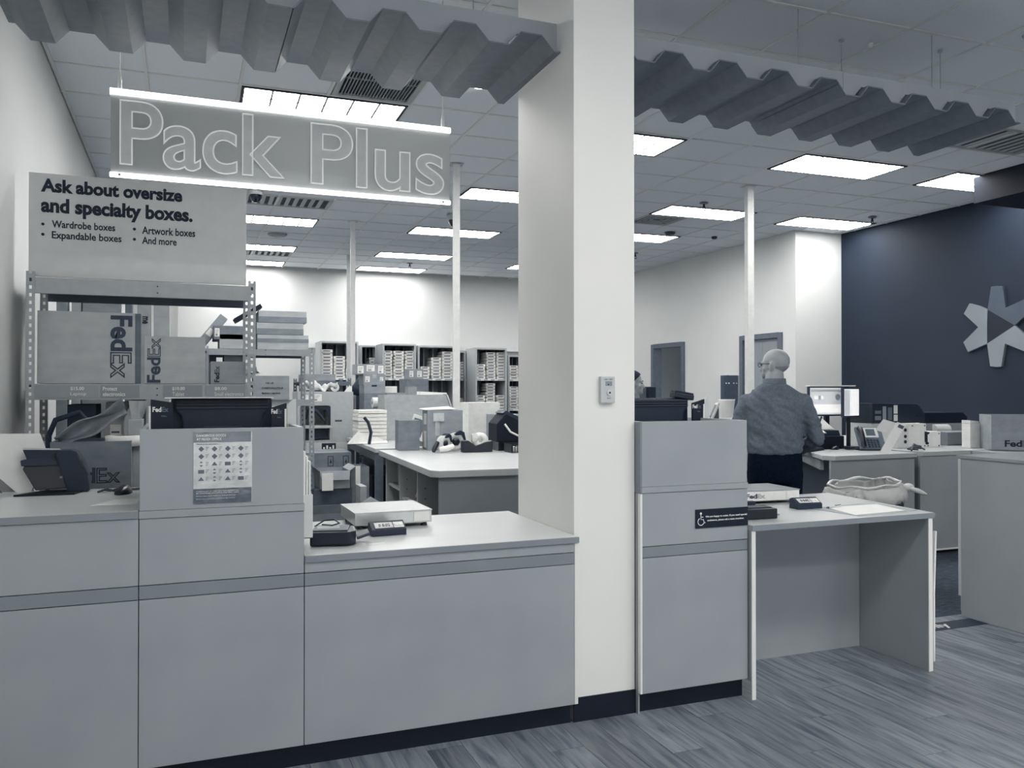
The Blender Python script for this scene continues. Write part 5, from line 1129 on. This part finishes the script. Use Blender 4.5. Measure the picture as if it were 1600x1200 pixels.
# bin with tied bag
bn = thing('waste_bin', 'grey waste bin with tied clear bag behind the low desk', 'bin', (4.62, 4.78, 0), R(-8))
M().prism([(-.21, -.17), (.21, -.17), (.21, .17), (-.21, .17)], 0, .69, 'z').build('bin', mt(.22, .5, 'plastic'), bn, .02)
def bag(u, v):
    a = 2*math.pi*u; r = 1+.05*math.sin(9*a)*v+.05*math.sin(17*a+5*v)+.03*math.sin(31*a-9*v)
    x = (.22+.03*math.sin(3.1*v))*math.copysign(abs(math.cos(a))**.6, math.cos(a)); y = (.20+.03*math.sin(3.1*v))*math.copysign(abs(math.sin(a))**.6, math.sin(a))
    return (x*r, y*r, .63+.13*v+.012*math.sin(5*a)+(.03*math.cos(a) if v > .5 else 0))
fm = bpy.data.materials.new('clear_bag'); fm.use_nodes = True; b_ = fm.node_tree.nodes['Principled BSDF']; b_.inputs['Base Color'].default_value = duo(.95); b_.inputs['Roughness'].default_value = .35; b_.inputs['Alpha'].default_value = .5
M().grid(bag, 72, 8).build('bag', fm, bn, solid=.002)
M().tube([(.255*math.cos(a)*1.0, .235*math.sin(a), .775+.02*math.cos(a)+.008*math.sin(7*a)) for a in [2*math.pi*k/40 for k in range(41)]], [.008+.003*math.sin(k) for k in range(41)], 8).build('rolled_rim', mt(.88, .35, 'film'), bn)
M().ball((.24, -.17, .755), (.045, .03, .03), n=12).tube([(.24, -.19, .75), (.28, -.215, .735), (.31, -.23, .72), (.34, -.235, .71)], [.012, .018, .016, .007], 8).build('knot', mt(.92, .35, 'film'), bn)
# far right back: tall stand, wall thermostat, dark boxes
a = at(1116, 650, X=7.3)
ts = thing('tall_dark_stand', 'tall dark display stand with small round clips', 'stand', (6.95, 9.75, 0), R(-12))
M().box((0, 0, 0), (.20, .12, 1.66)).build('column', mt(.28, .5, 'metal'), ts, .004); M().box((.205, .0, 0), (.23, .12, 1.66)).build('edge_trim', mt(.5, .5, 'metal'), ts)
for x in (.03, .07, .14, .18): M().cyl((x, -.012, 1.55), (x, 0, 1.55), .01, n=10).build('clip', STEEL, ts)
M().box((.11, -.04, 1.1), (.2, 0, 1.12)).build('ledge', INK, ts)
th_ = thing('thermostat', 'pale wall thermostat right of the tall dark stand', 'thermostat', (XREC-.03, 10.62, 1.47)); M().box((0, 0, 0), (.03, .15, .22)).build('cover', mt(.85, .5, 'plastic'), th_, .006); M().box((-.002, .07, .14), (0, .13, .18)).build('display', INK, th_)
carton('grey cabinet behind the second person, at the pillar edge', 4.33, 4.60, 7.6, .3, 0, 1.49, mt(.4, .6, 'plain'), name='grey_cabinet')
carton('black panel leaning on the grey cabinet at the pillar edge', 4.45, 4.53, 7.53, .06, 0, 1.485, mt(.05, .6, 'plain'), name='display_board')
t = thing('paper_cup_stack', 'white cups and rolled papers left of the standing man', 'cups', (4.50, 6.2, 0)); 
M().box((-.35, -.1, 0), (.15, .3, 1.17)).build('side_table', mt(.7, .5, 'laminate'), t); M().lathe([(.0, 1.171), (.05, 1.171), (.07, 1.36), (.075, 1.37), (.0, 1.37)], (.02, .1, 0), 20).build('cup', PAPER, t); M().cyl((-.30, .0, 1.20), (.0, -.03, 1.19), .02, n=12).build('rolled_paper', mt(.85, .6, 'paper'), t)
# ------------------------------------------------------------------ people
from mathutils import noise as _noise
def fuse(m, name, mat, parent, voxel, smooth=6, wrinkle=None, label=None):
    """weld overlapping volumes into one continuous skin"""
    me = bpy.data.meshes.new(name); me.from_pydata([tuple(v) for v in m.v], [], m.f); me.update()
    bm = bmesh.new(); bm.from_mesh(me); bmesh.ops.recalc_face_normals(bm, faces=bm.faces); bm.to_mesh(me); bm.free()
    o = bpy.data.objects.new('tmp', me); COL.objects.link(o)
    r = o.modifiers.new('r', 'REMESH'); r.mode = 'VOXEL'; r.voxel_size = voxel; r.use_smooth_shade = True
    s = o.modifiers.new('s', 'SMOOTH'); s.iterations = smooth; s.factor = .5
    dg = bpy.context.evaluated_depsgraph_get(); dg.update(); out = bpy.data.meshes.new_from_object(o.evaluated_get(dg))
    bpy.data.objects.remove(o); out.name = name
    if wrinkle:
        ns = [v.normal.copy() for v in out.vertices]
        for v, n in zip(out.vertices, ns): v.co += n*wrinkle(v.co)
    out.materials.clear(); out.materials.append(mat)
    for p in out.polygons: p.use_smooth = True
    q = bpy.data.objects.new(name, out); COL.objects.link(q); q.parent = parent
    if label: q['label'] = label
    return q
def loft(m, secs, n=24):
    """secs: (x, y, z, rx, ry) closed stack of ellipses"""
    rings = []
    for x, y, z, rx, ry in secs:
        rings.append([(x+rx*math.copysign(abs(math.cos(a))**.85, math.cos(a)), y+ry*math.copysign(abs(math.sin(a))**.85, math.sin(a)), z) for a in [2*math.pi*k/n for k in range(n)]])
    vs = [p for r in rings for p in r]; k = len(rings)
    fs = [(i*n+j, i*n+(j+1) % n, (i+1)*n+(j+1) % n, (i+1)*n+j) for i in range(k-1) for j in range(n)]
    m.add(vs, fs+[tuple(range(n))[::-1], tuple(range((k-1)*n, k*n))])
def limb(m, pts, rs, n=12):
    P = [Vector(p) for p in pts]
    m.tube(P, rs, n)
    for p, r in zip(P, rs): m.ball(p, r*.99, n=12)
def hand(m, wrist, d, up, s=1.0, curl=.5):
    """palm with five separate bent fingers; d: pointing direction, up: back of the hand"""
    d = Vector(d).normalized(); up = Vector(up); up = (up-d*up.dot(d)).normalized(); sd = d.cross(up)
    w = Vector(wrist)
    limb(m, [w, w+d*.03*s], [.026*s, .03*s])
    for k in range(4):
        o = w+d*.045*s+sd*(k-1.5)*.021*s
        limb(m, [w+d*.02*s+sd*(k-1.5)*.014*s, o+d*.035*s], [.017*s, .0115*s], 8)
        L_ = (.034, .040, .037, .028)[k]*s; b = o+d*.035*s; dd = d
        for q in range(3):
            dd = (dd-up*math.tan(curl*(.45+.2*q))).normalized(); e = b+dd*L_*(1, .75, .6)[q]
            limb(m, [b, e], [.0095*s*(1-.1*q), .0085*s*(1-.1*q)], 8); b = e
    t0 = w+d*.02*s-sd*.025*s; t1 = t0+(d*.7-sd*.8-up*.4).normalized()*.035*s; t2 = t1+(d*.95-sd*.2-up*.4).normalized()*.03*s
    limb(m, [t0, t1, t2], [.015*s, .011*s, .009*s], 8)
def head(m, c, yaw, s=1.0, jaw=1.0):
    T = Matrix.Translation(c) @ Matrix.Rotation(yaw, 4, 'Z') @ Matrix.Scale(s, 4)
    m.ball((0, -.012, .035), (.077, .097, .088), n=28, T=T)          # cranium
    m.ball((0, .022, -.01), (.066, .070, .085), n=24, T=T)           # face
    m.ball((0, .042, -.062), (.045*jaw, .046, .042), n=20, T=T)      # jaw and chin
    m.ball((0, .078, -.082), (.02, .018, .018), n=14, T=T)
    m.tube([(0, .086, .012), (0, .103, -.018), (0, .108, -.026)], [.009, .012, .011], 10, T=T); m.ball((0, .102, -.028), (.017, .012, .010), n=12, T=T)   # nose
    for s_ in (-1, 1):
        m.ball((s_*.03, .076, .026), (.022, .013, .008), n=12, T=T)   # brow
        m.ball((s_*.045, .055, -.02), (.02, .02, .022), n=12, T=T)    # cheek
        m.ball((s_*.078, -.008, -.005), (.010, .021, .033), n=14, T=T)  # ear
        m.ball((s_*.085, -.014, .006), (.007, .018, .022), n=12, T=T)
    m.ball((0, .087, -.050), (.023, .009, .006), n=12, T=T); m.ball((0, .085, -.061), (.019, .010, .006), n=12, T=T)  # lips
    return T
def person(label, loc, rz, H, head_yaw, skin, shirt, trousers, armL, armR, wide=1.0, bald=True, hair=None, glasses=False, extra=0):
    """armL/armR: (elbow, wrist, hand direction) in the body's own axes, facing +Y"""
    t = thing('person', label, 'person', loc, rz); k = H/1.76
    V = lambda *p: Vector(p)*k
    Sx = .185*wide
    hc = V(0, .02, 1.625); body = M()
    T = head(body, hc, head_yaw, k)
    limb(body, [V(0, -.015, 1.42), V(0, .0, 1.50), V(0, .005, 1.57)], [.075*k, .068*k, .064*k], 14)
    core = [(0, 0, .90, .13, .09), (0, 0, 1.05, .12, .085), (0, 0, 1.25, .145, .095), (0, -.01, 1.38, .15, .08), (0, -.01, 1.45, .08, .06)]
    loft(body, [tuple(a*k for a in s) for s in core])
    for sg, (el, wr, hd) in ((-1, armL), (1, armR)):
        sh = V(sg*(Sx-.02), -.01, 1.35); el = V(*el); wr = V(*wr)
        limb(body, [V(sg*.08, -.01, 1.36), sh, el], [.05*k, .048*k, .036*k]); limb(body, [el, wr], [.036*k, .025*k]); hand(body, wr, hd, (0, 0, 1), k*.95, .35)
        hp = V(sg*.09, 0, .90); kn = V(sg*.10, .01, .49); an = V(sg*.11, -.01, .08)
        limb(body, [hp, kn, an], [.075*k, .05*k, .035*k]); limb(body, [V(sg*.11, -.03, .04), V(sg*.115, .15, .03)], [.035*k, .03*k])
    fuse(body, 'body', skin, t, .0075*k, 4)
    sh_m = M()
    tor = [(0, -.005, 1.0, .178*wide, .135*wide), (0, -.005, 1.06, .185*wide, .145*wide), (0, -.005, 1.16, .185*wide, .142*wide), (0, -.01, 1.27, .195*wide, .135), (0, -.015, 1.35, .20*wide, .125), (0, -.018, 1.40, .185*wide, .105), (0, -.015, 1.45, .14*wide, .09), (0, -.01, 1.495, .088, .078)]
    loft(sh_m, [tuple(a*k for a in s) for s in tor])
    for sg, (el, wr, hd) in ((-1, armL), (1, armR)):
        sh = V(sg*(Sx-.004), -.012, 1.365); limb(sh_m, [V(sg*.03, -.01, 1.44), V(sg*.12, -.012, 1.40), sh], [.05*k, .055*k, .06*k]); el = V(*el); wr = V(*wr); mid = el.lerp(wr, .88)
        limb(sh_m, [V(sg*.10, -.015, 1.37), sh, sh.lerp(el, .5), el], [.072*k, .068*k, .064*k, .056*k]); limb(sh_m, [el, el.lerp(wr, .5), mid], [.058*k, .05*k, .04*k])
    def wr_(p):
        a = _noise.noise(Vector((p.x*7+p.z*9, p.y*4, p.z*5-p.x*4))); b2 = _noise.noise(Vector((p.x*22+p.z*26, p.y*12, p.z*9-p.x*8)))
        c2 = math.sin(38*(p.z+.55*p.x)+9*a)*.0035*(.4+abs(b2)); return .013*a+.009*b2-.005*abs(a)+c2
    fuse(sh_m, 'shirt', shirt, t, .010*k, 5, wr_)
    col = M(); col.lathe([(.076, 1.46), (.082, 1.475), (.076, 1.535), (.072, 1.535), (.070, 1.47), (.076, 1.46)], (0, -.004, 0), 28)
    o = col.build('collar', shirt, t); o.scale = (k*1.02, k*1.08, k)
    tr = M(); loft(tr, [tuple(a*k for a in s) for s in [(0, 0, .80, .17*wide, .13*wide), (0, 0, .90, .182*wide, .140*wide), (0, 0, 1.0, .178*wide, .135*wide), (0, 0, 1.05, .172*wide, .132*wide)]])
    for sg in (-1, 1): limb(tr, [V(sg*.092, 0, .86), V(sg*.10, .01, .49), V(sg*.11, -.01, .11)], [.10*k*wide, .078*k, .064*k])
    fuse(tr, 'trousers', trousers, t, .012*k, 5)
    M().lathe([(1, 0), (1, .035), (.97, .035), (.97, 0), (1, 0)], n=36).build('belt', BLACK, t).matrix_local = Matrix.Translation((0, 0, 1.03*k)) @ Matrix.Diagonal((.176*wide*k, .134*wide*k, k, 1))
    for sg in (-1, 1):
        s_ = M(); loft(s_, [(sg*.112*k, .05*k, .0, .048*k, .14*k), (sg*.112*k, .05*k, .025*k, .048*k, .14*k), (sg*.112*k, .03*k, .06*k, .045*k, .115*k), (sg*.112*k, -.02*k, .10*k, .042*k, .06*k)]); s_.build('shoe', BLACK, t, smooth=True)
    # face details
    f = M()
    for s_ in (-1, 1): f.ball((s_*.030, .081, .010), (.012, .008, .007), n=12, T=T)
    f.build('eyes', mt(.1, .2, 'plain', spec=.7), t)
    if glasses:
        g = M()
        for s_ in (-1, 1):
            g.tube([(s_*.033+.024*math.cos(a), .103-.004*abs(math.cos(a)), .010+.017*math.sin(a)) for a in [2*math.pi*q/20 for q in range(21)]], .0022, 6, T=T)
            g.tube([(s_*.057, .098, .016), (s_*.076, .06, .016), (s_*.084, -.005, .014), (s_*.082, -.02, .0)], .0022, 6, T=T)
        g.tube([(-.01, .104, .012), (0, .107, .015), (.01, .104, .012)], .002, 6, T=T); g.build('glasses', BLACK, t)
    if hair is not None:
        h = M()
        if bald:   # close cropped band round the sides and back, short beard
            def band(u, v):
                a = R(150)+R(240)*u; r = 1.0; z = -.05+.05*v
                zz = (z-.035)/.088; q = math.sqrt(max(.05, 1-zz*zz))
                return (.0785*q*math.cos(a), -.012+.0985*q*math.sin(a), z)
            h.grid(band, 30, 8, T=T)
        else:
            def cap(u, v):
                a = 2*math.pi*u; el = R(90)-R(108-55*max(0, math.sin(a))**.7)*v
                return (.084*math.cos(el)*math.cos(a), -.014+.106*math.cos(el)*math.sin(a), .038+.098*math.sin(el))
            h.grid(cap, 40, 14, T=T)
            for s_ in (-1, 1): h.ball((s_*.030, .086, .030), (.017, .006, .004), n=10, T=T)
        h.build('hair', hair, t, smooth=True, solid=.003)
        if bald:
            b2 = M()
            b2.ball((0, .047, -.070), (.0475, .0455, .038), n=20, T=T); b2.build('beard', mt(.50, .9, 'fabric'), t)
    return t
SKIN = mt(.68, .5, 'skin', spec=.4)
person('man with bald head and glasses seen from behind, grey shirt, dark trousers', (3.93, 4.91, 0), R(-43), 1.76, R(72), SKIN, mt(.43, .8, 'fabric', spec=.2), mt(.03, .9, 'fabric', spec=.1),
       ((-.275, -.02, 1.12), (-.22, .20, 1.10), (.4, 1, -.1)), ((.285, .02, 1.11), (.16, .26, 1.02), (-.3, 1, -.1)), wide=1.05, bald=True, hair=mt(.60, .9, 'skin'), glasses=True)
person('second person in profile with short dark hair, mostly hidden by the pillar', (3.715, 6.6, 0), R(-112), 1.63, R(0), SKIN, mt(.5, .8, 'fabric', spec=.2), mt(.05, .9, 'fabric', spec=.1),
       ((-.25, .02, 1.10), (-.16, .25, 1.02), (.2, 1, -.1)), ((.25, .02, 1.10), (.16, .25, 1.02), (-.2, 1, -.1)), wide=.92, bald=False, hair=mt(.07, .9, 'fabric'))
